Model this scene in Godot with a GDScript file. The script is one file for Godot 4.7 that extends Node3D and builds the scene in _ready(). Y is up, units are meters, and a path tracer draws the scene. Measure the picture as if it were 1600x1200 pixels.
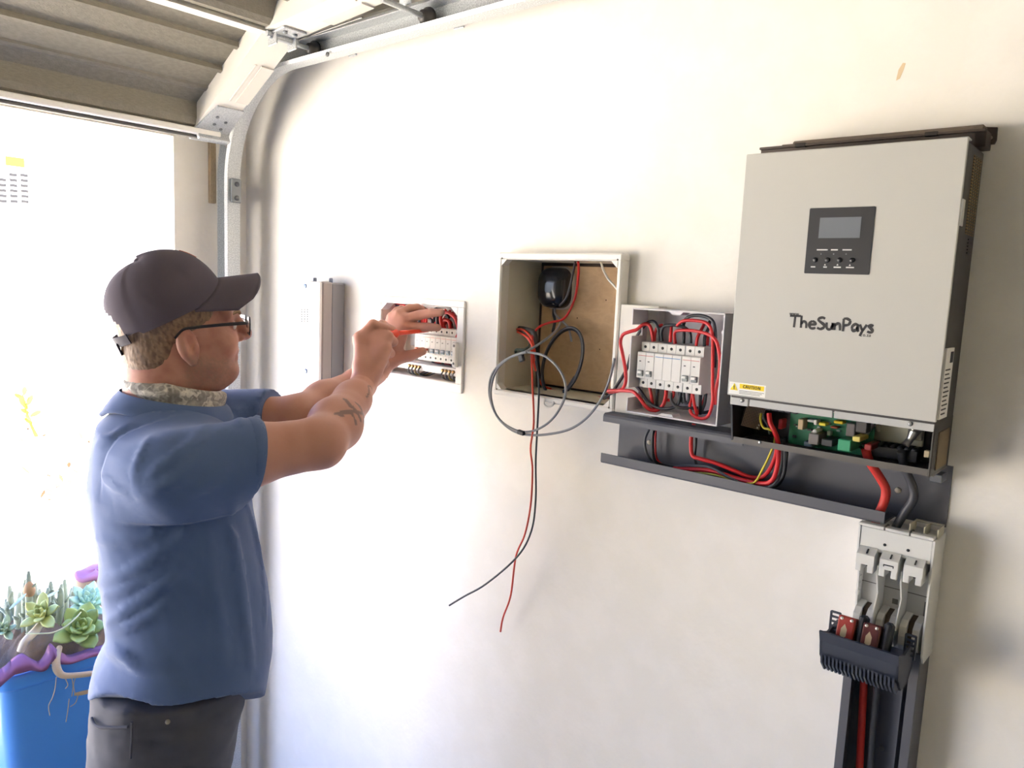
extends Node3D

# ---------------------------------------------------------------- camera model
const EYE := Vector3(0.0, 1.72, 1.26)
var lens_basis := Basis(Vector3(0.75414737, 0.04327828, -0.6552776), Vector3(-0.11581549, 0.99095118, -0.06784192), Vector3(0.64641203, 0.1270541, 0.75233552))
var taken := {}
var anchor := {}
var mats := {}

func _ready() -> void:
	# camera
	var cam := Camera3D.new()
	cam.name = "camera"
	cam.fov = 53.13
	cam.near = 0.02
	cam.far = 300.0
	cam.transform = Transform3D(lens_basis, EYE)
	add_child(cam)
	# sky and exposure
	var sky_mat := ProceduralSkyMaterial.new()
	sky_mat.sky_top_color = Color(0.30, 0.50, 0.86)
	sky_mat.sky_horizon_color = Color(0.80, 0.87, 0.95)
	sky_mat.ground_bottom_color = Color(0.72, 0.66, 0.56)
	sky_mat.ground_horizon_color = Color(0.80, 0.87, 0.95)
	sky_mat.sky_curve = 0.12
	var sky := Sky.new()
	sky.sky_material = sky_mat
	var env := Environment.new()
	env.background_mode = Environment.BG_SKY
	env.sky = sky
	env.background_energy_multiplier = 5.2
	env.tonemap_mode = Environment.TONE_MAPPER_LINEAR
	env.tonemap_exposure = 1.4
	env.sdfgi_enabled = true
	env.ssao_enabled = true
	env.ssil_enabled = true
	var we := WorldEnvironment.new()
	we.name = "sky"
	we.environment = env
	add_child(we)
	# the sun stands behind the garage: it lights the yard and does not reach inside
	var sun := DirectionalLight3D.new()
	sun.name = "sun"
	sun.light_color = Color(1.0, 0.97, 0.92)
	sun.light_energy = 19.0
	sun.light_angular_distance = 0.6
	sun.shadow_enabled = true
	add_child(sun)
	sun.look_at_from_position(Vector3(0.22, 0.88, 0.36), Vector3.ZERO)
	build_structure()
	build_yard()
	build_garage_door()
	build_inverter()
	build_trunking()
	build_fuse_switch()
	build_isolator_box()
	build_meter_box()
	build_distribution_board()
	build_alarm_box()
	build_tub()
	build_person()

# ---------------------------------------------------------------- pixels of the photograph to points
func wray(px: float, py: float) -> Vector3:
	return (lens_basis * Vector3((px - 800.0) / 1200.0, -(py - 600.0) / 1200.0, -1.0)).normalized()

func pz(px: float, py: float, z: float) -> Vector3:
	var d := wray(px, py)
	return EYE + d * ((z - EYE.z) / d.z)

func pxx(px: float, py: float, x: float) -> Vector3:
	var d := wray(px, py)
	return EYE + d * ((x - EYE.x) / d.x)

func pyy(px: float, py: float, y: float) -> Vector3:
	var d := wray(px, py)
	return EYE + d * ((y - EYE.y) / d.y)

func pd(px: float, py: float, dist: float) -> Vector3:
	return EYE + wray(px, py) * dist

# ---------------------------------------------------------------- nodes
func numbered(called: String) -> String:
	var n: int = taken.get(called, 0)
	taken[called] = n + 1
	return called if n == 0 else "%s_%03d" % [called, n]

func tag(o: Node, label: String, category: String, group := "") -> Node:
	o.set_meta("label", label)
	o.set_meta("category", category)
	if group != "":
		o.set_meta("group", group)
	return o

func thing(called: String, label: String, category: String, at: Vector3, group := "") -> Node3D:
	var o := Node3D.new()
	o.name = numbered(called)
	add_child(o)
	o.position = at
	anchor[o] = at
	tag(o, label, category, group)
	return o

func new_st() -> SurfaceTool:
	var st := SurfaceTool.new()
	st.begin(Mesh.PRIMITIVE_TRIANGLES)
	return st

func obj(called: String, st: SurfaceTool, m: Material, parent: Node = null) -> MeshInstance3D:
	st.generate_normals()
	return put(called, st.commit(), m, parent)

func put(called: String, mesh: Mesh, m: Material, parent: Node = null) -> MeshInstance3D:
	var o := MeshInstance3D.new()
	o.mesh = mesh
	o.material_override = m
	o.cast_shadow = GeometryInstance3D.SHADOW_CASTING_SETTING_ON
	if parent == null:
		o.name = numbered(called)
		add_child(o)
	else:
		o.name = called
		parent.add_child(o, true)
		if anchor.has(parent):
			o.position = -anchor[parent]
	return o

func struct(called: String, st: SurfaceTool, m: Material, parent: Node = null) -> MeshInstance3D:
	var o := obj(called, st, m, parent)
	if parent == null:
		o.set_meta("kind", "structure")
	return o

# ---------------------------------------------------------------- materials
func mat(hex: String, rough := 0.6, metal := 0.0) -> StandardMaterial3D:
	var key := "%s|%s|%s" % [hex, rough, metal]
	if mats.has(key):
		return mats[key]
	var m := StandardMaterial3D.new()
	m.albedo_color = Color.html(hex)
	m.roughness = rough
	m.metallic = metal
	mats[key] = m
	return m

func noise_tex(freq: float, seed_: int, ramp: Array, size := 256, normal := 0.0, octaves := 4, kind := FastNoiseLite.TYPE_SIMPLEX_SMOOTH) -> NoiseTexture2D:
	var n := FastNoiseLite.new()
	n.noise_type = kind
	n.seed = seed_
	n.frequency = freq
	n.fractal_octaves = octaves
	var t := NoiseTexture2D.new()
	t.width = size
	t.height = size
	t.seamless = true
	t.noise = n
	if normal > 0.0:
		t.as_normal_map = true
		t.bump_strength = normal
	elif ramp.size() > 0:
		var g := Gradient.new()
		g.offsets = PackedFloat32Array(ramp.map(func(e): return e[0]))
		g.colors = PackedColorArray(ramp.map(func(e): return Color.html(e[1])))
		t.color_ramp = g
	return t

func tri_mat(ramp: Array, freq: float, scale: Vector3, rough: float, bump := 0.0, bump_freq := 0.05, seed_ := 1, metal := 0.0) -> StandardMaterial3D:
	var m := StandardMaterial3D.new()
	m.uv1_triplanar = true
	m.uv1_world_triplanar = true
	m.uv1_scale = scale
	m.albedo_texture = noise_tex(freq, seed_, ramp, 512)
	m.roughness = rough
	m.metallic = metal
	if bump > 0.0:
		m.normal_enabled = true
		m.normal_texture = noise_tex(bump_freq, seed_ + 7, [], 512, 6.0)
		m.normal_scale = bump
	return m

# ---------------------------------------------------------------- shapes
func tri(st: SurfaceTool, a: Vector3, b: Vector3, c: Vector3, out: Vector3) -> void:
	if (b - a).cross(c - a).dot(out) > 0.0:
		st.add_vertex(a); st.add_vertex(c); st.add_vertex(b)
	else:
		st.add_vertex(a); st.add_vertex(b); st.add_vertex(c)

func quad(st: SurfaceTool, a: Vector3, b: Vector3, c: Vector3, d: Vector3, out: Vector3) -> void:
	tri(st, a, b, c, out)
	tri(st, a, c, d, out)

func bx(st: SurfaceTool, c: Vector3, s: Vector3, bev := 0.0, b := Basis()) -> void:
	st.set_smooth_group(-1)
	var h := s * 0.5
	var e := minf(bev, minf(h.x, minf(h.y, h.z)) * 0.9)
	var vx := {}
	for sx in [-1, 1]:
		for sy in [-1, 1]:
			for sz in [-1, 1]:
				vx[[sx, sy, sz]] = [c + b * Vector3(sx * h.x, sy * (h.y - e), sz * (h.z - e)), c + b * Vector3(sx * (h.x - e), sy * h.y, sz * (h.z - e)), c + b * Vector3(sx * (h.x - e), sy * (h.y - e), sz * h.z)]
	for s1 in [-1, 1]:
		quad(st, vx[[s1, -1, -1]][0], vx[[s1, 1, -1]][0], vx[[s1, 1, 1]][0], vx[[s1, -1, 1]][0], b.x * s1)
		quad(st, vx[[-1, s1, -1]][1], vx[[1, s1, -1]][1], vx[[1, s1, 1]][1], vx[[-1, s1, 1]][1], b.y * s1)
		quad(st, vx[[-1, -1, s1]][2], vx[[1, -1, s1]][2], vx[[1, 1, s1]][2], vx[[-1, 1, s1]][2], b.z * s1)
	if e <= 0.0:
		return
	for p in [-1, 1]:
		for q in [-1, 1]:
			quad(st, vx[[p, q, -1]][0], vx[[p, q, 1]][0], vx[[p, q, 1]][1], vx[[p, q, -1]][1], b.x * p + b.y * q)
			quad(st, vx[[p, -1, q]][0], vx[[p, 1, q]][0], vx[[p, 1, q]][2], vx[[p, -1, q]][2], b.x * p + b.z * q)
			quad(st, vx[[-1, p, q]][1], vx[[1, p, q]][1], vx[[1, p, q]][2], vx[[-1, p, q]][2], b.y * p + b.z * q)
			for r in [-1, 1]:
				tri(st, vx[[p, q, r]][0], vx[[p, q, r]][1], vx[[p, q, r]][2], b.x * p + b.y * q + b.z * r)

# a box given by its two corners
func b2(st: SurfaceTool, lo: Vector3, hi: Vector3, bev := 0.0) -> void:
	bx(st, (lo + hi) * 0.5, (hi - lo).abs(), bev)

func curve(pts: Array, sub := 6) -> PackedVector3Array:
	var r := PackedVector3Array()
	var n := pts.size()
	for i in n - 1:
		var p0: Vector3 = pts[maxi(i - 1, 0)]
		var p1: Vector3 = pts[i]
		var p2: Vector3 = pts[i + 1]
		var p3: Vector3 = pts[mini(i + 2, n - 1)]
		for k in sub:
			var t := float(k) / sub
			r.append(0.5 * (2.0 * p1 + (p2 - p0) * t + (2.0 * p0 - 5.0 * p1 + 4.0 * p2 - p3) * t * t + (3.0 * p1 - p0 - 3.0 * p2 + p3) * t * t * t))
	r.append(pts[n - 1])
	return r

# rings of equal length joined into a skin; sharp = each side of the ring keeps its own edge
func loft(st: SurfaceTool, rings: Array, caps := true, sharp := false, closed := true) -> void:
	var n: int = rings[0].size()
	var mids := []
	for r in rings:
		var m := Vector3.ZERO
		for p in r:
			m += p
		mids.append(m / n)
	# one turn for the whole skin, taken from the volume it encloses
	var vol := 0.0
	for i in rings.size() - 1:
		for j in (n if closed else n - 1):
			var a: Vector3 = rings[i][j]
			var b: Vector3 = rings[i][(j + 1) % n]
			var c: Vector3 = rings[i + 1][j]
			vol += (b - a).cross(c - a).dot((a + b + c) / 3.0 - (mids[i] + mids[i + 1]) * 0.5)
	var flip := vol > 0.0
	for i in rings.size() - 1:
		for j in (n if closed else n - 1):
			st.set_smooth_group(j + 1 if sharp else 0)
			var a: Vector3 = rings[i][j]
			var b: Vector3 = rings[i][(j + 1) % n]
			var c: Vector3 = rings[i + 1][(j + 1) % n]
			var d: Vector3 = rings[i + 1][j]
			if flip:
				st.add_vertex(a); st.add_vertex(c); st.add_vertex(b)
				st.add_vertex(a); st.add_vertex(d); st.add_vertex(c)
			else:
				st.add_vertex(a); st.add_vertex(b); st.add_vertex(c)
				st.add_vertex(a); st.add_vertex(c); st.add_vertex(d)
	if caps and closed:
		st.set_smooth_group(-1)
		for e in [0, rings.size() - 1]:
			var out: Vector3 = mids[0] - mids[1] if e == 0 else mids[e] - mids[e - 1]
			if sharp and n > 4:
				var nn := out.normalized()
				var u: Vector3 = (rings[e][1] - rings[e][0]).normalized()
				var v := nn.cross(u)
				var poly := PackedVector2Array()
				for p in rings[e]:
					poly.append(Vector2((p - mids[e]).dot(u), (p - mids[e]).dot(v)))
				var ix := Geometry2D.triangulate_polygon(poly)
				for k in range(0, ix.size(), 3):
					tri(st, rings[e][ix[k]], rings[e][ix[k + 1]], rings[e][ix[k + 2]], out)
			else:
				for j in n:
					tri(st, mids[e], rings[e][j], rings[e][(j + 1) % n], out)

func tb(st: SurfaceTool, pts: Array, radius, sides := 8, sub := 6) -> void:
	var c := curve(pts, sub) if sub > 1 else PackedVector3Array(pts)
	var rings := []
	var up := Vector3.UP
	var t0 := (c[1] - c[0]).normalized()
	if absf(t0.dot(up)) > 0.95:
		up = Vector3.RIGHT
	var u := t0.cross(up).normalized()
	for i in c.size():
		var t := (c[mini(i + 1, c.size() - 1)] - c[maxi(i - 1, 0)]).normalized()
		u = (u - t * u.dot(t)).normalized()
		var v := t.cross(u)
		var rr: float
		if radius is Array:
			var f: float = float(i) / (c.size() - 1) * (radius.size() - 1)
			var k := mini(int(f), radius.size() - 2)
			rr = lerpf(radius[k], radius[k + 1], f - k)
		else:
			rr = radius
		var ring := PackedVector3Array()
		for j in sides:
			var a := TAU * j / sides
			ring.append(c[i] + (u * cos(a) + v * sin(a)) * rr)
		rings.append(ring)
	loft(st, rings)

# a polygon drawn on the plane (u, v) at o and pushed out along w
func pr(st: SurfaceTool, o: Vector3, u: Vector3, v: Vector3, w: Vector3, poly: Array, depth: float) -> void:
	var p2 := PackedVector2Array(poly)
	var n := p2.size()
	st.set_smooth_group(-1)
	var mid := Vector2.ZERO
	var area := 0.0
	for i in n:
		mid += p2[i] / n
		area += p2[i].cross(p2[(i + 1) % n])
	var ix := Geometry2D.triangulate_polygon(p2)
	for k in range(0, ix.size(), 3):
		var a := o + u * p2[ix[k]].x + v * p2[ix[k]].y
		var b := o + u * p2[ix[k + 1]].x + v * p2[ix[k + 1]].y
		var c := o + u * p2[ix[k + 2]].x + v * p2[ix[k + 2]].y
		tri(st, a, b, c, -w)
		tri(st, a + w * depth, b + w * depth, c + w * depth, w)
	for i in n:
		var p := p2[i]
		var q := p2[(i + 1) % n]
		var nn := Vector2(q.y - p.y, p.x - q.x) * (1.0 if area > 0.0 else -1.0)
		var a := o + u * p.x + v * p.y
		var b := o + u * q.x + v * q.y
		quad(st, a, b, b + w * depth, a + w * depth, u * nn.x + v * nn.y)

func circle(r: float, n := 16, c := Vector2.ZERO) -> Array:
	var a := []
	for i in n:
		a.append(c + Vector2(cos(TAU * i / n), sin(TAU * i / n)) * r)
	return a

# a turned shape: profile of (radius, height) round the axis w at o
func lathe(st: SurfaceTool, o: Vector3, w: Vector3, profile: Array, n := 16) -> void:
	var up := Vector3.UP if absf(w.y) < 0.9 else Vector3.RIGHT
	var u := w.cross(up).normalized()
	var v := w.cross(u)
	var rings := []
	for p in profile:
		var ring := PackedVector3Array()
		for j in n:
			var a := TAU * j / n
			ring.append(o + w * p.y + (u * cos(a) + v * sin(a)) * maxf(p.x, 0.00002))
		rings.append(ring)
	loft(st, rings)

# a rounded rectangle
func rrect(w: float, h: float, r: float, n := 4) -> Array:
	var a := []
	for q in 4:
		var c := Vector2((w / 2 - r) * (1 if q in [0, 3] else -1), (h / 2 - r) * (1 if q < 2 else -1))
		for i in n + 1:
			var t := PI / 2 * (q + float(i) / n)
			a.append(c + Vector2(cos(t), sin(t)) * r)
	return a

# wire along photograph points [px, py, z]
func wire_mesh(pts: Array, r: float, sides := 8) -> SurfaceTool:
	var st := new_st()
	var w := []
	for p in pts:
		w.append(pz(p[0], p[1], p[2]))
	tb(st, w, r, sides, 6)
	return st

func screw(parent: Node, at: Vector3, w: Vector3, r: float, m: Material, called := "screw") -> void:
	var st := new_st()
	lathe(st, at, w, [Vector2(0, -0.0005), Vector2(r, -0.0005), Vector2(r, r * 0.35), Vector2(r * 0.7, r * 0.6), Vector2(0, r * 0.62)], 10)
	obj(called, st, m, parent)

# ---------------------------------------------------------------- the garage
const DOOR_X := -2.174
const JAMB_Z := 0.222
const HEAD_Y := 2.091

func plaster(ramp: Array, seed_: int) -> StandardMaterial3D:
	return tri_mat(ramp, 0.02, Vector3(0.9, 0.9, 0.9), 0.8, 0.03, 0.12, seed_)

func csg_wall(called: String, lo: Vector3, hi: Vector3, holes: Array, m: Material) -> void:
	var w := CSGBox3D.new()
	w.name = called
	w.size = hi - lo
	w.position = (lo + hi) * 0.5
	w.material = m
	add_child(w)
	for h in holes:
		var c := CSGBox3D.new()
		c.name = "opening"
		c.operation = CSGShape3D.OPERATION_SUBTRACTION
		c.size = h[1] - h[0]
		c.position = (h[0] + h[1]) * 0.5 - w.position
		c.material = m
		w.add_child(c, true)
	w.set_meta("kind", "structure")

func build_structure() -> void:
	var wall_m := plaster([[0.3, "ece8e0"], [0.7, "efebe4"]], 3)
	csg_wall("wall_north", Vector3(DOOR_X - 0.22, 0, -0.24), Vector3(3.4, 2.72, 0), [
		[Vector3(-1.527, 1.487, -0.085), Vector3(-1.250, 1.667, 0.05)],
		[Vector3(-1.103, 1.494, -0.112), Vector3(-0.806, 1.777, 0.05)]], wall_m)
	csg_wall("wall_west", Vector3(DOOR_X - 0.22, 0, 0.0), Vector3(DOOR_X, 2.72, 5.2), [
		[Vector3(DOOR_X - 0.4, -0.2, JAMB_Z), Vector3(DOOR_X + 0.2, HEAD_Y, 3.5)]], wall_m)
	var tan_plaster := plaster([[0.3, "c8c1a6"], [0.7, "d0c9af"]], 33)
	csg_wall("wall_east", Vector3(3.4, 0, -0.24), Vector3(3.6, 2.72, 5.4), [], tan_plaster)
	csg_wall("wall_south", Vector3(DOOR_X - 0.22, 0, 5.2), Vector3(3.4, 2.72, 5.4), [], tan_plaster)
	var st := new_st()
	b2(st, Vector3(DOOR_X - 0.22, -0.12, -0.24), Vector3(3.6, 0.0, 5.4))
	struct("floor", st, tri_mat([[0.3, "8d8e90"], [0.7, "9a9b9c"]], 0.02, Vector3(0.7, 0.7, 0.7), 0.7, 0.2, 0.06, 21))
	st = new_st()
	b2(st, Vector3(DOOR_X - 0.22, 2.72, -0.24), Vector3(3.6, 2.86, 5.4))
	struct("ceiling", st, plaster([[0.3, "cfc8ae"], [0.7, "d6d0b8"]], 31))
	# a tan stain on the plaster above the inverter
	st = new_st()
	var c := pz(1406, 112, 0.0)
	pr(st, c, Vector3.RIGHT, Vector3.UP, Vector3.BACK, [Vector2(-0.004, -0.012), Vector2(0.001, -0.01), Vector2(0.005, 0.002), Vector2(0.007, 0.011), Vector2(0.003, 0.012), Vector2(-0.002, 0.003)], 0.0004)
	tag(obj("wall_stain", st, mat("d9c3a0", 0.8)), "small tan paint stain on the wall above the inverter", "stain")

func build_yard() -> void:
	var st := new_st()
	b2(st, Vector3(-60, -0.3, -50), Vector3(DOOR_X - 0.22, -0.02, 50))
	struct("ground", st, tri_mat([[0.3, "c8c0b0"], [0.55, "d2cbbd"], [0.75, "dcd6ca"]], 0.03, Vector3(0.4, 0.4, 0.4), 0.95, 0.1, 0.08, 41))
	# white house wall across the yard
	var h := thing("house", "white plastered house wall across the bright yard", "house", Vector3(-13.0, 0, -8))
	st = new_st()
	b2(st, Vector3(-13.4, -0.02, -26), Vector3(-13.0, 3.4, 10))
	obj("wall", st, plaster([[0.3, "f1ece2"], [0.7, "f6f2ea"]], 51), h)
	st = new_st()
	b2(st, Vector3(-13.41, 3.4, -26.0), Vector3(-12.999, 3.5, 10.0), 0.01)
	obj("coping", st, mat("e9e2d6", 0.8), h)
	# board with a yellow heading and rows of grey print
	var at := pxx(24, 275, -12.97)
	var s := thing("notice_board", "white board with yellow heading and grey rows on the house wall", "sign", at)
	st = new_st()
	bx(st, at + Vector3(-0.012, 0, 0), Vector3(0.03, 0.86, 0.52), 0.004)
	obj("panel", st, mat("f2efe6", 0.7), s)
	st = new_st()
	bx(st, at + Vector3(0.005, 0.2, 0), Vector3(0.006, 0.13, 0.24))
	obj("heading", st, mat("c08f10", 0.7), s)
	for r in 6:
		for k in 3:
			if r == 0 and k == 0:
				continue
			st = new_st()
			bx(st, at + Vector3(0.005, 0.0 - r * 0.075 + k * 0.012, 0.17 - k * 0.14), Vector3(0.006, 0.04, 0.095))
			obj("print_mark", st, mat("1c1c1e", 0.8), s)
	# young plant and dry leaves on the ground outside
	var rng := RandomNumberGenerator.new()
	rng.seed = 5
	var p0 := pyy(57, 682, -0.02)
	var pl := thing("young_plant", "yellow-green leaning plant growing in the yard", "plant", p0)
	st = new_st()
	tb(st, [p0, p0 + Vector3(0, 0.14, 0.05), p0 + Vector3(0, 0.30, 0.09), p0 + Vector3(0, 0.44, 0.11)], [0.02, 0.014, 0.01, 0.006], 6)
	obj("stem", st, mat("6f7a10", 0.7), pl)
	for i in 9:
		st = new_st()
		var t := 0.15 + 0.04 * i
		var q := p0 + Vector3(0, 0.42 * t * 2.2, 0.10 * minf(t * 2.2, 1.0))
		leaf(st, q, Vector3(rng.randf_range(-0.5, 0.5), 0.5, rng.randf_range(-1, 1)).normalized(), Vector3(1, 0.5, 0), rng.randf_range(0.09, 0.14), 0.045, 0.006)
		obj("leaf", st, mat("87930f", 0.6), pl)
	for spot in [[30, 690, 40, 1.1], [120, 758, 26, 0.7], [85, 735, 8, 0.6]]:
		st = new_st()
		var c := pyy(spot[0], spot[1], -0.018)
		for i in spot[2]:
			var q: Vector3 = c + Vector3(rng.randf_range(-0.5, 0.5), rng.randf_range(0.0, 0.02), rng.randf_range(-0.5, 0.5)) * spot[3]
			leaf(st, q, Vector3(rng.randf_range(-1, 1), rng.randf_range(0, 0.3), rng.randf_range(-1, 1)).normalized(), Vector3.UP, rng.randf_range(0.05, 0.1), 0.03, 0.004)
		var o := obj("leaf_litter", st, mat("573722", 0.9))
		o.set_meta("kind", "stuff")
		tag(o, "dry brown leaves scattered on the pale ground outside", "leaves", "leaf litter in the yard")

# a leaf with thickness: base, direction, up, length, width, thickness
func leaf(st: SurfaceTool, o: Vector3, d: Vector3, up: Vector3, length: float, width: float, thick: float, cup := 0.15, tip := 0.0) -> void:
	var side := d.cross(up).normalized()
	var nn := side.cross(d).normalized()
	var rings := []
	for i in 7:
		var t := i / 6.0
		var wv := width * 0.5 * (0.26 + 1.1 * sin(PI * pow(t, 0.95) * 0.88 + 0.12)) / 1.25
		if i == 6:
			wv = width * 0.04
		var th := thick * 0.5 * (0.6 + 0.6 * sin(PI * minf(t + 0.1, 1.0)))
		var bend := nn * length * (cup * t * t + tip * t)
		var ring := PackedVector3Array()
		for j in 8:
			var a := TAU * j / 8
			ring.append(o + d * length * t + bend + side * cos(a) * wv + nn * (sin(a) * th + absf(cos(a)) * wv * 0.25))
		rings.append(ring)
	loft(st, rings)

# ---------------------------------------------------------------- sectional door and its track
func build_garage_door() -> void:
	var taupe := tri_mat([[0.3, "7d7768"], [0.7, "898374"]], 0.03, Vector3(6, 40, 3), 0.6, 0.35, 0.08, 61)
	var dark_rail := taupe
	var white_steel := mat("e8e4da", 0.4)
	var galv := tri_mat([[0.3, "a9adb0"], [0.5, "bcc0c2"], [0.75, "ced1d2"]], 0.05, Vector3(9, 9, 9), 0.4, 0.08, 0.1, 71, 0.25)
	var z0 := 0.235
	var z1 := 4.75
	var door := thing("sectional_garage_door", "raised taupe sectional garage door with ribbed steel panels and white end stiles", "garage door", Vector3(-2.03, 2.09, 2.4))
	# hinge points of the sections, seen along the door
	var hp := [Vector3(-2.035, 2.092, 0), Vector3(-1.685, 2.287, 0), Vector3(-1.275, 2.312, 0), Vector3(-0.80, 2.325, 0), Vector3(-0.33, 2.33, 0)]
	for i in 4:
		var a: Vector3 = hp[i]
		var b: Vector3 = hp[i + 1]
		var ln := a.distance_to(b) - 0.004
		var d := (b - a).normalized()
		var nrm := Vector3(d.y, -d.x, 0)
		var skin := -0.048
		# steel skin with its pressed ribs
		var prof := [[0.0, skin]]
		var ribs := [0.115, 0.195, 0.285] if i == 0 else [0.10, 0.2, 0.3]
		if i > 1:
			ribs = [0.12, 0.235, 0.35]
		for k in ribs.size():
			var s: float = ribs[k]
			var dp := 0.004 if (i == 0 and k == 0) else 0.011
			prof.append_array([[s - 0.014, skin], [s - 0.006, skin + dp], [s + 0.004, skin + dp], [s + 0.009, skin]])
		prof.append([ln, skin])
		var poly := []
		for p in prof:
			poly.append(Vector2(p[0], p[1]))
		poly.append(Vector2(ln, skin - 0.003))
		poly.append(Vector2(0, skin - 0.003))
		var st := new_st()
		pr(st, a + Vector3(0, 0, z0 - 0.06), d, nrm, Vector3.BACK, poly, z1 - z0 + 0.06)
		obj("panel", st, taupe, door)
		# bottom and top rails
		st = new_st()
		pr(st, a + Vector3(0, 0, z0 - 0.01), d, nrm, Vector3.BACK, [Vector2(0.004, skin), Vector2(0.004, -0.004), Vector2(0.02, -0.004), Vector2(0.034, -0.014), Vector2(0.05, skin + 0.006), Vector2(0.055, skin)], z1 - z0)
		obj("rail", st, dark_rail, door)
		st = new_st()
		pr(st, a + Vector3(0, 0, z0 - 0.04), d, nrm, Vector3.BACK, [Vector2(ln - 0.02, skin), Vector2(ln - 0.02, -0.003), Vector2(ln + 0.001, 0.003), Vector2(ln + 0.001, skin)], z1 - z0)
		obj("rail", st, white_steel, door)
		# white end stile, a channel with a folded lip and a slot
		st = new_st()
		pr(st, a + Vector3(0, 0, 0.150), d, nrm, Vector3.BACK, [Vector2(0.0, skin), Vector2(0.0, 0), Vector2(ln, 0), Vector2(ln, skin)], 0.086)
		var stile := obj("end_stile", st, white_steel, door)
		st = new_st()
		pr(st, a + Vector3(0, 0, 0.150) + d * (ln * 0.36), d, nrm, Vector3.BACK, [Vector2(0, 0.0), Vector2(0, 0.004), Vector2(ln * 0.36, 0.004), Vector2(ln * 0.36, 0.0)], 0.034)
		pr(st, a + Vector3(0, 0, 0.196) + d * (ln * 0.36), d, nrm, Vector3.BACK, [Vector2(0, 0.0), Vector2(0, 0.003), Vector2(ln * 0.36, 0.003), Vector2(ln * 0.36, 0.0)], 0.005)
		obj("pressed_flange", st, mat("dcd6cc", 0.4), stile)
	# aluminium seal holder along the lower edge
	var a0: Vector3 = hp[0]
	var st2 := new_st()
	bx(st2, Vector3(a0.x + 0.004, a0.y - 0.002, (z0 + z1) / 2 - 0.03), Vector3(0.03, 0.016, z1 - z0 + 0.08), 0.003)
	obj("seal_holder", st2, mat("f3f1ec", 0.35), door)
	st2 = new_st()
	bx(st2, Vector3(a0.x - 0.006, a0.y - 0.014, (z0 + z1) / 2 - 0.03), Vector3(0.02, 0.008, z1 - z0 + 0.08), 0.002)
	obj("rubber_seal", st2, mat("55524e", 0.8), door)
	# hinges and rollers
	for i in 3:
		var a: Vector3 = hp[i]
		var d := ((hp[i + 1] as Vector3) - a).normalized()
		var nrm := Vector3(d.y, -d.x, 0)
		var hb := Basis(d, -nrm, Vector3.BACK)
		st2 = new_st()
		if i == 0:
			# galvanised corner bracket with bolt holes
			pr(st2, a + nrm * 0.0 + Vector3(0, 0, 0.142), d, Vector3.BACK, nrm, [Vector2(0.0, 0.0), Vector2(0.115, 0.004), Vector2(0.115, 0.078), Vector2(0.0, 0.098)], 0.004)
			bx(st2, a + d * 0.006 + nrm * 0.014 + Vector3(0, 0, 0.185), Vector3(0.012, 0.026, 0.09), 0.002, hb)
			var br := obj("corner_bracket", st2, galv, door)
			for q in [Vector2(0.03, 0.03), Vector2(0.045, 0.055), Vector2(0.06, 0.03), Vector2(0.075, 0.06)]:
				st2 = new_st()
				lathe(st2, a + d * q.x + nrm * 0.004 + Vector3(0, 0, 0.142 + q.y), nrm, [Vector2(0, 0), Vector2(0.0045, 0), Vector2(0.0045, 0.002), Vector2(0, 0.0025)], 8)
				obj("rivet", st2, mat("6f7275", 0.4, 0.6), br)
		else:
			bx(st2, a - d * 0.038 + nrm * 0.003 + Vector3(0, 0, 0.19), Vector3(0.072, 0.005, 0.062), 0.001, hb)
			bx(st2, a + d * 0.03 + nrm * 0.003 + Vector3(0, 0, 0.19), Vector3(0.05, 0.005, 0.062), 0.001, hb)
			for zz in [0.164, 0.216]:
				bx(st2, a + nrm * 0.016 + Vector3(0, 0, zz), Vector3(0.036, 0.03, 0.004), 0.001, hb)
			tb(st2, [a + nrm * 0.008 + Vector3(0, 0, 0.148), a + nrm * 0.008 + Vector3(0, 0, 0.232)], 0.007, 10, 1)
			var hg := obj("hinge", st2, galv, door)
			for q in [Vector2(-0.05, 0.178), Vector2(-0.05, 0.205), Vector2(0.035, 0.178), Vector2(0.035, 0.205)]:
				st2 = new_st()
				lathe(st2, a + d * q.x + nrm * 0.005 + Vector3(0, 0, q.y), nrm, [Vector2(0, 0), Vector2(0.006, 0), Vector2(0.006, 0.005), Vector2(0, 0.006)], 6)
				obj("bolt", st2, mat("8f9294", 0.35, 0.7), hg)
		# the roller runs in the track
		var rc: Vector3 = Vector3(-2.073, 2.08, 0) if i == 0 else Vector3(a.x, 2.274, 0)
		st2 = new_st()
		tb(st2, [Vector3(rc.x, rc.y, 0.11), Vector3(rc.x, rc.y, 0.225)], 0.0055, 10, 1)
		var shaft := obj("roller_shaft", st2, galv, door)
		st2 = new_st()
		lathe(st2, Vector3(rc.x, rc.y, 0.093), Vector3.BACK, [Vector2(0, 0), Vector2(0.014, 0), Vector2(0.0205, 0.003), Vector2(0.022, 0.008), Vector2(0.0205, 0.013), Vector2(0.014, 0.017), Vector2(0.012, 0.026), Vector2(0, 0.027)], 20)
		obj("roller", st2, mat("4a4744", 0.5), shaft)
	# track: C-shaped section swept along the vertical leg, the bend and the horizontal leg
	var tk := thing("door_track", "galvanised curved track guiding the garage door along the white wall", "track", Vector3(-2.09, 0, 0.1))
	var path := []
	var vx := -2.092
	var hy := 2.274
	var R := 0.30
	for k in 6:
		path.append([Vector3(vx, lerpf(0.02, hy - R, k / 5.0), 0), Vector3.UP])
	var n := 22
	for k in range(1, n + 1):
		var t := PI / 2 * k / n
		path.append([Vector3(vx + R - R * cos(t), hy - R + R * sin(t), 0), Vector3(sin(t), cos(t), 0)])
	var bend_end := path.size()
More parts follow.
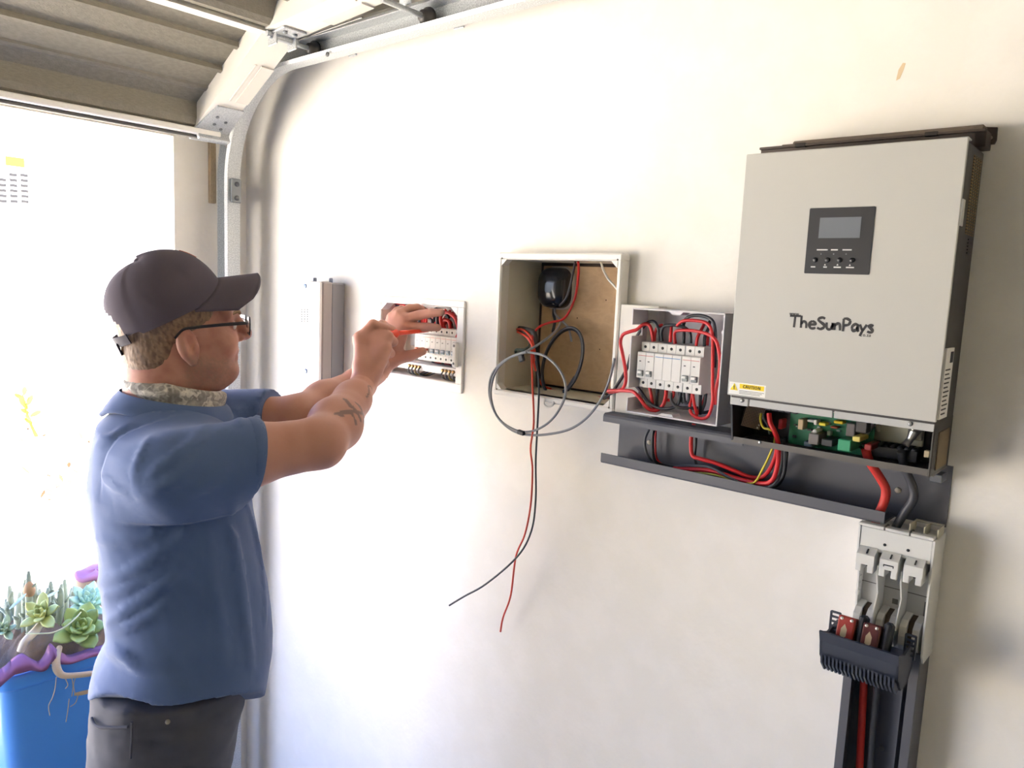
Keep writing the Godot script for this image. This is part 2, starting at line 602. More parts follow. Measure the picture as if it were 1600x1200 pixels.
	for k in range(1, 9):
		path.append([Vector3(vx + R + 2.3 * k / 8.0, hy, 0), Vector3.RIGHT])
	for part in [[0, 6], [5, bend_end], [bend_end - 1, path.size()]]:
		var rings := []
		for k in range(part[0], part[1]):
			var o: Vector3 = path[k][0]
			var d: Vector3 = path[k][1]
			var iw := Vector3(d.y, -d.x, 0)
			var ring := PackedVector3Array()
			for q in [Vector2(-0.026, 0.082), Vector2(0.026, 0.082), Vector2(0.028, 0.1), Vector2(0.028, 0.122), Vector2(0.02, 0.127), Vector2(0.019, 0.125), Vector2(0.0255, 0.121), Vector2(0.0255, 0.1), Vector2(0.0235, 0.0845), Vector2(-0.0235, 0.0845), Vector2(-0.0255, 0.1), Vector2(-0.0255, 0.121), Vector2(-0.019, 0.125), Vector2(-0.02, 0.127), Vector2(-0.028, 0.122), Vector2(-0.028, 0.1)]:
				ring.append(o + iw * q.x + Vector3(0, 0, q.y))
			rings.append(ring)
		var st := new_st()
		loft(st, rings, true, true)
		obj("rail", st, galv, tk)
	# jamb bracket, fixing plates and stand-off angle
	var st := new_st()
	var jb := pz(358, 302, 0.075)
	bx(st, Vector3(vx - 0.045, jb.y, 0.078), Vector3(0.08, 0.075, 0.004), 0.001)
	bx(st, Vector3(DOOR_X + 0.004, jb.y, 0.062), Vector3(0.006, 0.075, 0.036), 0.001)
	var jbk := obj("jamb_bracket", st, galv, tk)
	st = new_st()
	bx(st, Vector3(vx + 0.036, jb.y, 0.1), Vector3(0.008, 0.066, 0.03), 0.002)
	var pl := obj("splice_plate", st, mat("7d8083", 0.4, 0.6), tk)
	for dy in [-0.02, 0.018]:
		screw(pl, Vector3(vx + 0.04, jb.y + dy, 0.1), Vector3.RIGHT, 0.007, mat("5c5f62", 0.4, 0.6), "bolt")
	for fx in [-1.66, -1.28]:
		st = new_st()
		bx(st, Vector3(fx, hy + 0.03, 0.045), Vector3(0.03, 0.004, 0.09), 0.001)
		bx(st, Vector3(fx, hy + 0.03, 0.003), Vector3(0.03, 0.05, 0.005), 0.001)
		obj("wall_bracket", st, galv, tk)
	for b in [pz(512, 85, 0.127), pz(497, 71, 0.085)]:
		screw(tk, Vector3(b.x, b.y, b.z), Vector3.BACK, 0.006, mat("6d6f70", 0.4, 0.6), "bolt")
	# tan timber strip beside the opening
	st = new_st()
	var s0 := pxx(331, 318, DOOR_X)
	b2(st, Vector3(DOOR_X, s0.y, 0.103), Vector3(DOOR_X + 0.014, 2.10, 0.122), 0.002)
	tag(obj("timber_strip", st, tri_mat([[0.3, "a8957a"], [0.7, "bba98c"]], 0.04, Vector3(30, 3, 30), 0.8, 0.2, 0.1, 77)), "short tan timber strip fixed to the wall beside the door track", "strip")
	# lift cable stretched between two hinges
	st = new_st()
	tb(st, [pz(468, 62, 0.13), pz(515, 45, 0.13), pz(566, 27, 0.13)], 0.0022, 6)
	tag(obj("lift_cable", st, mat("8f8d88", 0.4, 0.3)), "thin steel cable stretched along the raised door's edge", "cable")
	# flat white cable strap above the horizontal track
	st = new_st()
	bx(st, Vector3(-1.0, 2.345, 0.012), Vector3(1.2, 0.035, 0.02), 0.003)
	tag(obj("perforated_angle", st, white_steel), "white steel angle on the wall above the horizontal door track", "angle")

# ---------------------------------------------------------------- wiring and lettering helpers
func wire(called: String, label: String, group: String, m: Material, r: float, pts: Array, sides := 8) -> MeshInstance3D:
	var o := obj(called, wire_mesh(pts, r, sides), m)
	tag(o, label, "wire", group)
	return o

# points given in a zoomed crop of the photograph
func zp(x0: float, y0: float, k: float, pts: Array) -> Array:
	return pts.map(func(p): return [x0 + p[0] / k, y0 + p[1] / k, p[2]])

func text(parent: Node, s: String, at: Vector3, h: float, m: Material, called := "lettering") -> void:
	var t := TextMesh.new()
	var f := SystemFont.new()
	f.font_names = PackedStringArray(["Droid Sans"])
	f.font_weight = 700
	t.font = f
	t.text = s
	t.font_size = 24
	t.pixel_size = h / 17.0
	t.depth = 0.0004
	var o := put(called, t, m, parent)
	o.position += at

func stroke(st: SurfaceTool, o: Vector3, sx: float, sy: float, pts: Array, r: float) -> void:
	var p3 := []
	for p in pts:
		p3.append(Vector3(p[0] * sx, p[1] * sy, 0))
	var c := curve(p3, 5) if pts.size() > 2 else PackedVector3Array(p3)
	var pl := PackedVector2Array()
	for p in c:
		pl.append(Vector2(p.x, p.y))
	for poly in Geometry2D.offset_polyline(pl, r, Geometry2D.JOIN_ROUND, Geometry2D.END_ROUND):
		if not Geometry2D.is_polygon_clockwise(poly):
			pr(st, o, Vector3.RIGHT, Vector3.UP, Vector3.BACK, Array(poly), 0.0004)

func flat(st: SurfaceTool, lo: Vector2, hi: Vector2, z: float, t := 0.0005) -> void:
	b2(st, Vector3(lo.x, lo.y, z), Vector3(hi.x, hi.y, z + t))

# ---------------------------------------------------------------- inverter
func build_inverter() -> void:
	var L := -0.529
	var Rr := -0.230
	var cover_m := mat("b9b8b2", 0.45)
	var dark := mat("3a3733", 0.5)
	var black := mat("26262a", 0.45)
	var inv := thing("inverter", "grey wall-mounted solar inverter with black display and open wiring bay", "inverter", Vector3(-0.38, 1.49, 0.0))
	# dark case
	var st := new_st()
	b2(st, Vector3(L + 0.004, 1.558, 0.012), Vector3(Rr - 0.001, 1.930, 0.116), 0.002)
	obj("case", st, dark, inv)
	# front cover with folded edges
	st = new_st()
	b2(st, Vector3(L, 1.563, 0.1165), Vector3(Rr, 1.934, 0.1195), 0.0012)
	b2(st, Vector3(L, 1.563, 0.100), Vector3(L + 0.0025, 1.934, 0.118), 0.0008)
	b2(st, Vector3(L, 1.931, 0.100), Vector3(Rr, 1.934, 0.118), 0.0008)
	b2(st, Vector3(Rr - 0.0005, 1.822, 0.105), Vector3(Rr + 0.0016, 1.856, 0.118), 0.0004)
	obj("front_cover", st, cover_m, inv)
	# lower folded strip with its screws
	for seg in [[L + 0.004, L + 0.034, 1.548], [L + 0.036, -0.366, 1.549], [-0.364, Rr - 0.002, 1.549]]:
		st = new_st()
		b2(st, Vector3(seg[0], seg[2], 0.111), Vector3(seg[1], 1.564, 0.1155), 0.0008)
		obj("cover_flange", st, mat("b4b5b2", 0.45), inv)
	screw(inv, Vector3(L + 0.024, 1.5565, 0.1155), Vector3.BACK, 0.0034, mat("8d8d8b", 0.4, 0.6))
	screw(inv, Vector3(-0.262, 1.556, 0.1155), Vector3.BACK, 0.0034, mat("8d8d8b", 0.4, 0.6))
	# side vent: dusty mesh behind rows of slots
	st = new_st()
	b2(st, Vector3(Rr - 0.002, 1.815, 0.024), Vector3(Rr - 0.0004, 1.918, 0.074))
	var vent := obj("side_vent", st, mat("8d7b58", 0.9), inv)
	st = new_st()
	for k in 26:
		var y := 1.815 + 0.103 * (k + 0.5) / 26
		b2(st, Vector3(Rr - 0.001, y - 0.0008, 0.024), Vector3(Rr + 0.0003, y + 0.0008, 0.074))
	for k in 3:
		b2(st, Vector3(Rr - 0.001, 1.815, 0.035 + k * 0.0125), Vector3(Rr + 0.0003, 1.918, 0.0362 + k * 0.0125))
	obj("slats", st, mat("57503f", 0.7), vent)
	st = new_st()
	for k in 5:
		b2(st, Vector3(Rr - 0.001, 1.79 + k * 0.0045, 0.026), Vector3(Rr + 0.0004, 1.792 + k * 0.0045, 0.052))
	obj("louvre", st, black, inv)
	# rating label on the side
	st = new_st()
	b2(st, Vector3(Rr - 0.001, 1.566, 0.068), Vector3(Rr + 0.0016, 1.662, 0.113))
	var lab := obj("rating_label", st, mat("e8e6e0", 0.6), inv)
	lab.set_meta("label", "white rating label with black print on the side")
	st = new_st()
	b2(st, Vector3(Rr + 0.001, 1.642, 0.073), Vector3(Rr + 0.0022, 1.657, 0.088))
	for k in 11:
		b2(st, Vector3(Rr + 0.001, 1.572 + k * 0.006, 0.108 - 0.022 - 0.012 * ((k * 7) % 3) / 3.0), Vector3(Rr + 0.0022, 1.5738 + k * 0.006, 0.108))
	obj("print", st, mat("3c3c3c", 0.7), lab)
	# display
	st = new_st()
	pr(st, Vector3(-0.379, 1.803, 0.119), Vector3.RIGHT, Vector3.UP, Vector3.BACK, rrect(0.090, 0.0935, 0.0015), 0.0016)
	var disp := obj("display_panel", st, mat("222224", 0.5), inv)
	st = new_st()
	flat(st, Vector2(-0.408, 1.807), Vector2(-0.351, 1.836), 0.1205, 0.0004)
	obj("screen", st, mat("6f747b", 0.28), disp)
	st = new_st()
	for q in [[-0.4085, -0.393, 1.7895], [-0.3885, -0.379, 1.7895], [-0.3725, -0.360, 1.7895], [-0.415, -0.4085, 1.765], [-0.397, -0.392, 1.765], [-0.3825, -0.3725, 1.765], [-0.3655, -0.3545, 1.765]]:
		flat(st, Vector2(q[0], q[2]), Vector2(q[1], q[2] + 0.0018), 0.1205, 0.0004)
	for q in [[-0.395, 1.7682], [-0.3775, 1.7684], [-0.3605, 1.7682]]:
		pr(st, Vector3(q[0], q[1], 0.1205), Vector3.RIGHT, Vector3.UP, Vector3.BACK, [Vector2(-0.0014, 0), Vector2(0.0014, 0), Vector2(0, 0.0024)], 0.0004)
	obj("markings", st, mat("c9c9c7", 0.6), disp)
	for q in [-0.4015, -0.384, -0.367]:
		st = new_st()
		lathe(st, Vector3(q, 1.7845, 0.1205), Vector3.BACK, [Vector2(0, 0), Vector2(0.0011, 0), Vector2(0.0011, 0.0006), Vector2(0, 0.0007)], 8)
		obj("indicator", st, mat("77777a", 0.4), disp)
	for q in [-0.4095, -0.392, -0.375, -0.358]:
		st = new_st()
		lathe(st, Vector3(q, 1.776, 0.1203), Vector3.BACK, [Vector2(0, 0), Vector2(0.0036, 0), Vector2(0.0036, 0.0012), Vector2(0.003, 0.002), Vector2(0, 0.0021)], 14)
		obj("button", st, mat("1c1c1e", 0.35), disp)
	# lettering
	var ink := mat("2c2a2b", 0.6)
	st = new_st()
	var glyphs := [
		[0.9, [[[0, 0.98], [0.85, 1.0]], [[0.42, 1], [0.38, 0]]]],
		[0.6, [[[0, 1.05], [0.02, 0]], [[0.02, 0.32], [0.15, 0.56], [0.32, 0.55], [0.41, 0.38], [0.43, 0]]]],
		[0.63, [[[0.05, 0.33], [0.5, 0.37], [0.44, 0.56], [0.25, 0.64]], [[0.25, 0.64], [0.07, 0.5], [0.02, 0.28], [0.15, 0.05], [0.35, 0.0], [0.52, 0.1]]]],
		[0.70, [[[0.56, 0.9], [0.35, 1.0], [0.12, 0.92], [0.08, 0.74], [0.3, 0.58], [0.53, 0.42], [0.52, 0.15], [0.3, 0.0], [0.02, 0.1]]]],
		[0.58, [[[0, 0.6], [0.02, 0.2], [0.15, 0.02], [0.32, 0.06], [0.42, 0.3], [0.44, 0.6]], [[0.44, 0.6], [0.46, 0]]]],
		[0.60, [[[0, 0.6], [0.02, 0]], [[0.02, 0.34], [0.18, 0.57], [0.34, 0.55], [0.42, 0.38], [0.43, 0]]]],
		[0.63, [[[0.03, 1], [0.05, -0.05]], [[0.03, 0.98], [0.3, 1.02], [0.52, 0.86]], [[0.52, 0.86], [0.48, 0.6], [0.3, 0.47], [0.06, 0.45]]]],
		[0.58, [[[0.42, 0.55], [0.25, 0.63], [0.07, 0.45], [0.04, 0.2]], [[0.04, 0.2], [0.15, 0.02], [0.32, 0.1], [0.43, 0.4]], [[0.44, 0.62], [0.44, 0.2], [0.52, 0]]]],
		[0.55, [[[0, 0.6], [0.21, 0.1]], [[0.48, 0.62], [0.2, 0.05], [0.06, -0.34]]]],
		[0.4, [[[0.38, 0.52], [0.22, 0.62], [0.07, 0.5], [0.2, 0.35], [0.36, 0.24], [0.34, 0.05], [0.18, 0.0], [0.0, 0.08]]]]]
	var gx := -0.4395
	for g in glyphs:
		for s in g[1]:
			stroke(st, Vector3(gx, 1.6765, 0.1194), 0.0192, 0.0172, s, 0.00165)
		gx += g[0] * 0.0192
	obj("lettering", st, ink, inv)
	text(inv, "www", Vector3(-0.4335, 1.6965, 0.1196), 0.0042, ink)
	text(inv, "co.za", Vector3(-0.330, 1.6725, 0.1196), 0.0042, ink)
	# caution sticker
	st = new_st()
	flat(st, Vector2(-0.5265, 1.5655), Vector2(-0.467, 1.5845), 0.1192)
	var cs := obj("caution_sticker", st, mat("f2f1ea", 0.6), inv)
	cs.set_meta("label", "white caution sticker with yellow heading and triangle")
	st = new_st()
	flat(st, Vector2(-0.509, 1.5755), Vector2(-0.4695, 1.5828), 0.1196)
	pr(st, Vector3(-0.518, 1.572, 0.1196), Vector3.RIGHT, Vector3.UP, Vector3.BACK, [Vector2(-0.0062, 0), Vector2(0.0062, 0), Vector2(0, 0.0108)], 0.0005)
	obj("yellow_print", st, mat("f2d415", 0.6), cs)
	text(cs, "CAUTION", Vector3(-0.489, 1.5792, 0.1203), 0.0046, mat("4a430c", 0.7), "lettering")
	st = new_st()
	for k in 3:
		flat(st, Vector2(-0.509, 1.5675 + k * 0.0022), Vector2(-0.475 + 0.003 * k, 1.5681 + k * 0.0022), 0.1196)
	flat(st, Vector2(-0.5187, 1.5755), Vector2(-0.5173, 1.5795), 0.1202)
	flat(st, Vector2(-0.5187, 1.5735), Vector2(-0.5173, 1.5748), 0.1202)
	obj("black_print", st, mat("4a4a48", 0.7), cs)
	# open wiring bay: back plate, cheeks, tray
	st = new_st()
	b2(st, Vector3(L + 0.004, 1.488, 0.012), Vector3(Rr - 0.001, 1.562, 0.018))
	obj("bay_back", st, black, inv)
	st = new_st()
	pr(st, Vector3(L + 0.004, 0, 0), Vector3.BACK, Vector3.UP, Vector3.RIGHT, [Vector2(0.012, 1.488), Vector2(0.1, 1.488), Vector2(0.1155, 1.562), Vector2(0.012, 1.562)], 0.003)
	obj("cheek", st, black, inv)
	st = new_st()
	b2(st, Vector3(Rr - 0.004, 1.487, 0.012), Vector3(Rr - 0.001, 1.562, 0.1155), 0.001)
	var ck := obj("cheek", st, dark, inv)
	st = new_st()
	b2(st, Vector3(Rr - 0.0015, 1.493, 0.03), Vector3(Rr + 0.0002, 1.546, 0.092))
	obj("mesh_panel", st, tri_mat([[0.4, "6e604a"], [0.6, "887860"]], 0.4, Vector3(30, 30, 30), 0.9, 0.0, 0.1, 91), ck)
	st = new_st()
	pr(st, Vector3(L + 0.004, 0, 0), Vector3.BACK, Vector3.UP, Vector3.RIGHT, [Vector2(0.012, 1.485), Vector2(0.1, 1.485), Vector2(0.1, 1.4945), Vector2(0.0985, 1.4945), Vector2(0.0985, 1.4875), Vector2(0.012, 1.4875)], Rr - L - 0.005)
	obj("tray", st, mat("5a5650", 0.5), inv)
	# perforated fan guard on the left: strips crossing at an angle
	st = new_st()
	var gc := Vector3(-0.5035, 1.527, 0.070)
	var gb := Basis(Vector3(0, 0, 1), -0.22) * Basis(Vector3.UP, 0.55)
	for k in 12:
		bx(st, gc + gb * Vector3(-0.014 + k * 0.00255, 0.0, 0), Vector3(0.0009, 0.040, 0.001), 0, gb)
	for k in 16:
		bx(st, gc + gb * Vector3(0, -0.019 + k * 0.00255, 0), Vector3(0.030, 0.0009, 0.001), 0, gb)
	obj("fan_guard", st, mat("9a8878", 0.5, 0.3), inv)
	st = new_st()
	bx(st, gc + gb * Vector3(0, 0, -0.006), Vector3(0.031, 0.042, 0.004), 0, gb)
	obj("fan_housing", st, mat("1d1d1f", 0.6), inv)
	for q in [Vector3(0.012, -0.012, 0.001), Vector3(0.011, -0.017, 0.001)]:
		screw(inv, gc + gb * q, gb.z, 0.0014, mat("d8d6d0", 0.3, 0.6))
	# terminal block at the top of the bay
	for k in 5:
		st = new_st()
		b2(st, Vector3(-0.478 + k * 0.0105, 1.543, 0.062), Vector3(-0.4685 + k * 0.0105, 1.558, 0.09), 0.001)
		obj("terminal", st, mat("3b3a3d", 0.5), inv)
	# circuit board with its components
	st = new_st()
	b2(st, Vector3(-0.452, 1.4885, 0.045), Vector3(-0.325, 1.56, 0.048))
	var pcb := obj("circuit_board", st, tri_mat([[0.35, "0e5a38"], [0.5, "14774a"], [0.7, "1c8a58"]], 0.12, Vector3(40, 40, 40), 0.45, 0.0, 0.1, 95), inv)
	# [name, px, py, width, height, depth front z, back z, colour]
	for c in [["capacitor_box", 1251, 663, 0.0085, 0.017, 0.066, "b9a47c"], ["connector_white", 1268, 658, 0.014, 0.004, 0.06, "cfccc2"], ["connector_white", 1274, 660, 0.005, 0.008, 0.064, "d9d6cc"], ["yellow_component", 1285, 663, 0.011, 0.005, 0.062, "e3d233"], ["yellow_component", 1310, 660, 0.014, 0.0046, 0.062, "d8bb1e"], ["relay_block", 1271, 686, 0.0155, 0.017, 0.083, "6f6a66"], ["relay_block", 1292, 692, 0.0165, 0.011, 0.083, "2e2f31"], ["terminal_green", 1319, 696, 0.0185, 0.0175, 0.092, "2f9268"], ["heat_sink", 1329, 672, 0.013, 0.02, 0.07, "615b58"], ["heat_sink", 1346, 667, 0.016, 0.018, 0.07, "4a4744"], ["yellow_component", 1338, 686, 0.011, 0.008, 0.088, "d9c76a"], ["red_component", 1219, 663, 0.006, 0.016, 0.066, "b02a2c"], ["red_component", 1303, 668, 0.011, 0.003, 0.06, "a5543a"], ["red_component", 1356, 699, 0.010, 0.009, 0.088, "8e2222"], ["small_chip", 1295, 677, 0.006, 0.008, 0.056, "9fb3a6"], ["small_chip", 1262, 694, 0.012, 0.008, 0.07, "5c6f78"]]:
		st = new_st()
		var p := pz(c[1], c[2], c[5])
		bx(st, Vector3(p.x, p.y, (c[5] + 0.047) / 2), Vector3(c[3], c[4], c[5] - 0.046), 0.0012)
		obj(c[0], st, mat(c[6], 0.45), pcb)
	st = new_st()
	lathe(st, pz(1274, 674, 0.07), Vector3.BACK, [Vector2(0, -0.022), Vector2(0.0036, -0.022), Vector2(0.0036, 0.002), Vector2(0.0028, 0.003), Vector2(0, 0.0031)], 14)
	obj("electrolytic_capacitor", st, mat("e8e6e0", 0.35), pcb)
	var rng := RandomNumberGenerator.new()
	rng.seed = 31
	for i in 26:
		st = new_st()
		var q := Vector3(rng.randf_range(-0.445, -0.335), rng.randf_range(1.497, 1.55), 0.0485)
		bx(st, q, Vector3(rng.randf_range(0.0025, 0.008), rng.randf_range(0.002, 0.005), rng.randf_range(0.002, 0.008)), 0.0004)
		obj("small_chip", st, mat(["22262a", "8f9f98", "3d4a44", "b8b4a4", "0c3f28"][i % 5], 0.45), pcb)
	# battery terminals: insulating plate, bus bars, bolted lugs, black comb
	st = new_st()
	b2(st, Vector3(-0.334, 1.512, 0.026), Vector3(-0.262, 1.556, 0.031), 0.001)
	obj("insulating_plate", st, mat("b9b7a3", 0.6), inv)
	screw(inv, Vector3(-0.306, 1.544, 0.031), Vector3.BACK, 0.003, mat("3a3835", 0.4, 0.5))
	var metal := mat("c8c6bf", 0.28, 0.9)
	for q in [[-0.331, 0.0], [-0.272, -0.004]]:
		var lug := new_st()
		var x: float = q[0]
		var y: float = 1.543 + q[1]
		b2(lug, Vector3(x - 0.010, y - 0.017, 0.031), Vector3(x + 0.010, y + 0.014, 0.040), 0.001)
		var bar := obj("bus_bar", lug, mat("a9a494", 0.4, 0.5), inv)
		lug = new_st()
		lathe(lug, Vector3(x, y, 0.040), Vector3.BACK, [Vector2(0, 0), Vector2(0.0095, 0), Vector2(0.0095, 0.003), Vector2(0.006, 0.003), Vector2(0.006, 0.009), Vector2(0.003, 0.0092), Vector2(0.003, 0.013), Vector2(0, 0.0135)], 14)
		obj("bolt", lug, metal, bar)
		lug = new_st()
		tb(lug, [Vector3(x, y - 0.004, 0.045), Vector3(x - 0.004, y - 0.016, 0.048), Vector3(x - 0.008, y - 0.024, 0.052)], [0.008, 0.005, 0.0055], 10)
		obj("cable_lug", lug, metal, bar)
	st = new_st()
	b2(st, Vector3(-0.330, 1.492, 0.034), Vector3(-0.262, 1.509, 0.056), 0.001)
	for k in 7:
		lathe(st, Vector3(-0.326 + k * 0.0098, 1.509, 0.045), Vector3.BACK, [Vector2(0, -0.011), Vector2(0.0036, -0.011), Vector2(0.0036, 0.0105), Vector2(0, 0.0105)], 10)
	obj("black_comb", st, mat("1b1b1d", 0.5), inv)
	st = new_st()
	bx(st, pz(1449, 709, 0.085), Vector3(0.007, 0.01, 0.008), 0.001)
	obj("earth_clip", st, mat("b9a98a", 0.4, 0.4), inv)
	screw(inv, pz(1187, 691, 0.1), Vector3.BACK, 0.0022, mat("dedcd6", 0.3, 0.5))
	# wall bracket above
	var brm := mat("4b4038", 0.55)
	var brk := thing("mounting_bracket", "dark brown steel hanging bracket above the inverter", "bracket", Vector3(-0.37, 1.935, 0.0))
	st = new_st()
	b2(st, Vector3(-0.497, 1.946, 0.0), Vector3(-0.232, 1.9665, 0.004), 0.0005)
	b2(st, Vector3(-0.497, 1.9605, 0.0), Vector3(-0.232, 1.9665, 0.024), 0.002)
	b2(st, Vector3(-0.510, 1.957, 0.022), Vector3(-0.232, 1.9605, 0.034), 0.0008)
	obj("rail", st, mat("6f6152", 0.5), brk)
	st = new_st()
	b2(st, Vector3(-0.542, 1.934, 0.034), Vector3(-0.226, 1.9565, 0.038), 0.0006)
	b2(st, Vector3(-0.542, 1.9535, 0.034), Vector3(-0.226, 1.957, 0.045), 0.0006)
	b2(st, Vector3(-0.240, 1.934, 0.0), Vector3(-0.226, 1.9565, 0.038), 0.0006)
	obj("hanger", st, brm, brk)
	st = new_st()
	pr(st, Vector3(-0.236, 0, 0.0), Vector3.RIGHT, Vector3.UP, Vector3.BACK, [Vector2(0, 1.9425), Vector2(0.0145, 1.9425), Vector2(0.0165, 1.9475), Vector2(0.016, 1.9645), Vector2(0, 1.9665)], 0.005)
	obj("ear", st, brm, brk)
	screw(brk, Vector3(-0.2265, 1.951, 0.005), Vector3.BACK, 0.0025, mat("9b9285", 0.4, 0.5))
	for q in [-0.478, -0.294]:
		st = new_st()
		b2(st, Vector3(q - 0.007, 1.9525, 0.037), Vector3(q + 0.010, 1.9585, 0.0456), 0.0008)
		obj("hook", st, mat("2a241f", 0.6), brk)

# ---------------------------------------------------------------- cable trunking
func trunk_profile(st: SurfaceTool, o: Vector3, u: Vector3, v: Vector3, w: Vector3, wide: float, deep: float, lip: float, t: float, length: float) -> void:
	pr(st, o, u, v, w, [Vector2(0, 0), Vector2(wide, 0), Vector2(wide, deep), Vector2(wide - lip, deep), Vector2(wide - lip, deep - t), Vector2(wide - t, deep - t), Vector2(wide - t, t), Vector2(t, t), Vector2(t, deep - t), Vector2(lip, deep - t), Vector2(lip, deep), Vector2(0, deep)], length)

func build_trunking() -> void:
	var grey := mat("55565c", 0.5)
	var hz := thing("cable_trunking", "dark grey horizontal cable trunking below the isolator box and inverter", "trunking", Vector3(-0.5, 1.395, 0.0))
	var st := new_st()
	b2(st, Vector3(-0.80, 1.394, 0.0), Vector3(-0.225, 1.486, 0.0025))
	obj("back", st, grey, hz)
	st = new_st()
	pr(st, Vector3(-0.80, 0, 0), Vector3.BACK, Vector3.UP, Vector3.RIGHT, [Vector2(0, 1.4865), Vector2(0, 1.4895), Vector2(0.055, 1.4895), Vector2(0.0595, 1.487), Vector2(0.061, 1.483), Vector2(0.061, 1.4735), Vector2(0.0585, 1.4735), Vector2(0.0585, 1.4865)], 0.278)
	obj("side_wall", st, grey, hz)
	st = new_st()
	pr(st, Vector3(-0.80, 0, 0), Vector3.BACK, Vector3.UP, Vector3.RIGHT, [Vector2(0, 1.394), Vector2(0, 1.3965), Vector2(0.0585, 1.3985), Vector2(0.0585, 1.4125), Vector2(0.061, 1.4125), Vector2(0.061, 1.397), Vector2(0.0595, 1.394)], 0.505)
	obj("side_wall", st, grey, hz)
	for q in [[1015, 691], [1403, 766]]:
		screw(hz, pz(q[0], q[1], 0.0025), Vector3.BACK, 0.0048, mat("8f8a7e", 0.5, 0.3))
	# small grey off-cut hanging at the right end
	st = new_st()
	bx(st, pz(1466, 745, 0.03), Vector3(0.016, 0.012, 0.03), 0.001)
	obj("end_lug", st, mat("5a5d62", 0.6), hz)
	var vt := thing("cable_trunking", "dark grey vertical cable trunking running down below the fuse switch", "trunking", Vector3(-0.275, 0.0, 0.0))
	st = new_st()
	b2(st, Vector3(-0.330, 0.02, 0.0), Vector3(-0.227, 1.215, 0.0025))
	obj("back", st, mat("55565c", 0.5), vt)
	for s in [[-0.330, 1], [-0.227, -1]]:
		st = new_st()
		var x: float = s[0]
		var k: float = s[1]
		pr(st, Vector3(0, 0.02, 0), Vector3.RIGHT, Vector3.BACK, Vector3.UP, [Vector2(x, 0), Vector2(x + 0.0025 * k, 0.0), Vector2(x + 0.0025 * k, 0.0575), Vector2(x + 0.013 * k, 0.0575), Vector2(x + 0.013 * k, 0.060), Vector2(x + 0.001 * k, 0.060), Vector2(x, 0.058)], 1.195)
		obj("side_wall", st, mat("55565c", 0.5), vt)
	st = new_st()
	b2(st, Vector3(-0.252, 0.02, 0.0025), Vector3(-0.2495, 1.215, 0.040))
	obj("divider", st, mat("55565c", 0.5), vt)
	screw(vt, pz(1378, 1169, 0.003), Vector3.BACK, 0.004, mat("77746c", 0.5, 0.3))
	# cables inside
	var red := mat("cf2126", 0.42)
	var red2 := mat("c8352c", 0.5)
	var blk := mat("2b2c30", 0.45)
	var gry := mat("55585c", 0.5)
	var yel := mat("c5b62c", 0.45)
	var g := "wires running through the horizontal trunking"
	wire("red_cable", "thick red cable bent down from the breaker box along the trunking to the inverter", g, red, 0.0037, zp(940, 640, 5.333, [[770, 118, 0.03], [752, 200, 0.032], [745, 300, 0.035], [760, 385, 0.038], [830, 412, 0.038], [950, 445, 0.035], [1100, 505, 0.03], [1230, 560, 0.026], [1330, 565, 0.025], [1400, 500, 0.03], [1450, 390, 0.04], [1465, 310, 0.05], [1467, 255, 0.06]]))
	wire("red_cable", "thick red cable sweeping up from the trunking lip into the inverter bay", g, red, 0.0039, zp(940, 640, 5.333, [[600, 492, 0.022], [760, 498, 0.028], [880, 505, 0.032], [1000, 535, 0.036], [1130, 575, 0.04], [1260, 605, 0.046], [1370, 615, 0.05], [1430, 575, 0.055], [1465, 470, 0.06], [1475, 350, 0.066], [1465, 250, 0.074], [1440, 180, 0.078], [1405, 110, 0.078], [1395, 30, 0.076]]))
	wire("grey_cable", "grey cable looping along the trunking behind the red cables to the inverter", g, gry, 0.0026, zp(940, 640, 5.333, [[395, 165, 0.03], [365, 230, 0.03], [360, 300, 0.03], [385, 385, 0.028], [440, 440, 0.02], [560, 470, 0.018], [760, 468, 0.024], [900, 480, 0.03], [1000, 530, 0.038], [1110, 590, 0.044], [1230, 640, 0.05], [1380, 650, 0.052], [1460, 590, 0.05], [1495, 480, 0.048], [1500, 330, 0.05], [1490, 250, 0.06]]))
	wire("black_cable", "black cable rising beside the red cables into the inverter bay", g, blk, 0.0032, zp(940, 640, 5.333, [[1150, 610, 0.02], [1300, 640, 0.022], [1440, 640, 0.024], [1510, 560, 0.026], [1535, 430, 0.03], [1540, 300, 0.036], [1530, 230, 0.04]]))
	wire("black_cable", "black cable dropping from the isolator box beside a grey wire in the trunking", g, blk, 0.003, zp(940, 640, 5.333, [[440, 150, 0.032], [425, 230, 0.034], [425, 330, 0.034], [440, 420, 0.03], [500, 460, 0.024], [620, 485, 0.02]]))
	wire("red_wire", "thin red wire behind the black cable at the trunking's open end", g, red, 0.002, zp(940, 640, 5.333, [[452, 160, 0.024], [448, 260, 0.024], [452, 370, 0.022], [480, 440, 0.018], [560, 480, 0.015]]))
	wire("black_cable", "black cable dropping behind the bent red cable in the trunking", g, blk, 0.0028, zp(940, 640, 5.333, [[785, 200, 0.02], [785, 290, 0.02], [775, 390, 0.02], [800, 470, 0.018], [860, 500, 0.016]]))
	wire("earth_wire", "yellow-green earth wire rising diagonally to the inverter tray", g, yel, 0.0019, zp(940, 640, 5.333, [[1210, 615, 0.05], [1250, 615, 0.05], [1290, 590, 0.052], [1340, 500, 0.056], [1390, 400, 0.062], [1435, 290, 0.07], [1445, 200, 0.074], [1400, 165, 0.078], [1350, 150, 0.076], [1325, 90, 0.072], [1330, 30, 0.07]]))
	wire("earth_wire", "yellow-green earth wire lying along the trunking's lower lip", g, mat("aab046", 0.5), 0.0017, zp(940, 640, 5.333, [[780, 528, 0.04], [860, 530, 0.045], [960, 548, 0.048], [1050, 580, 0.05], [1120, 605, 0.05]]))
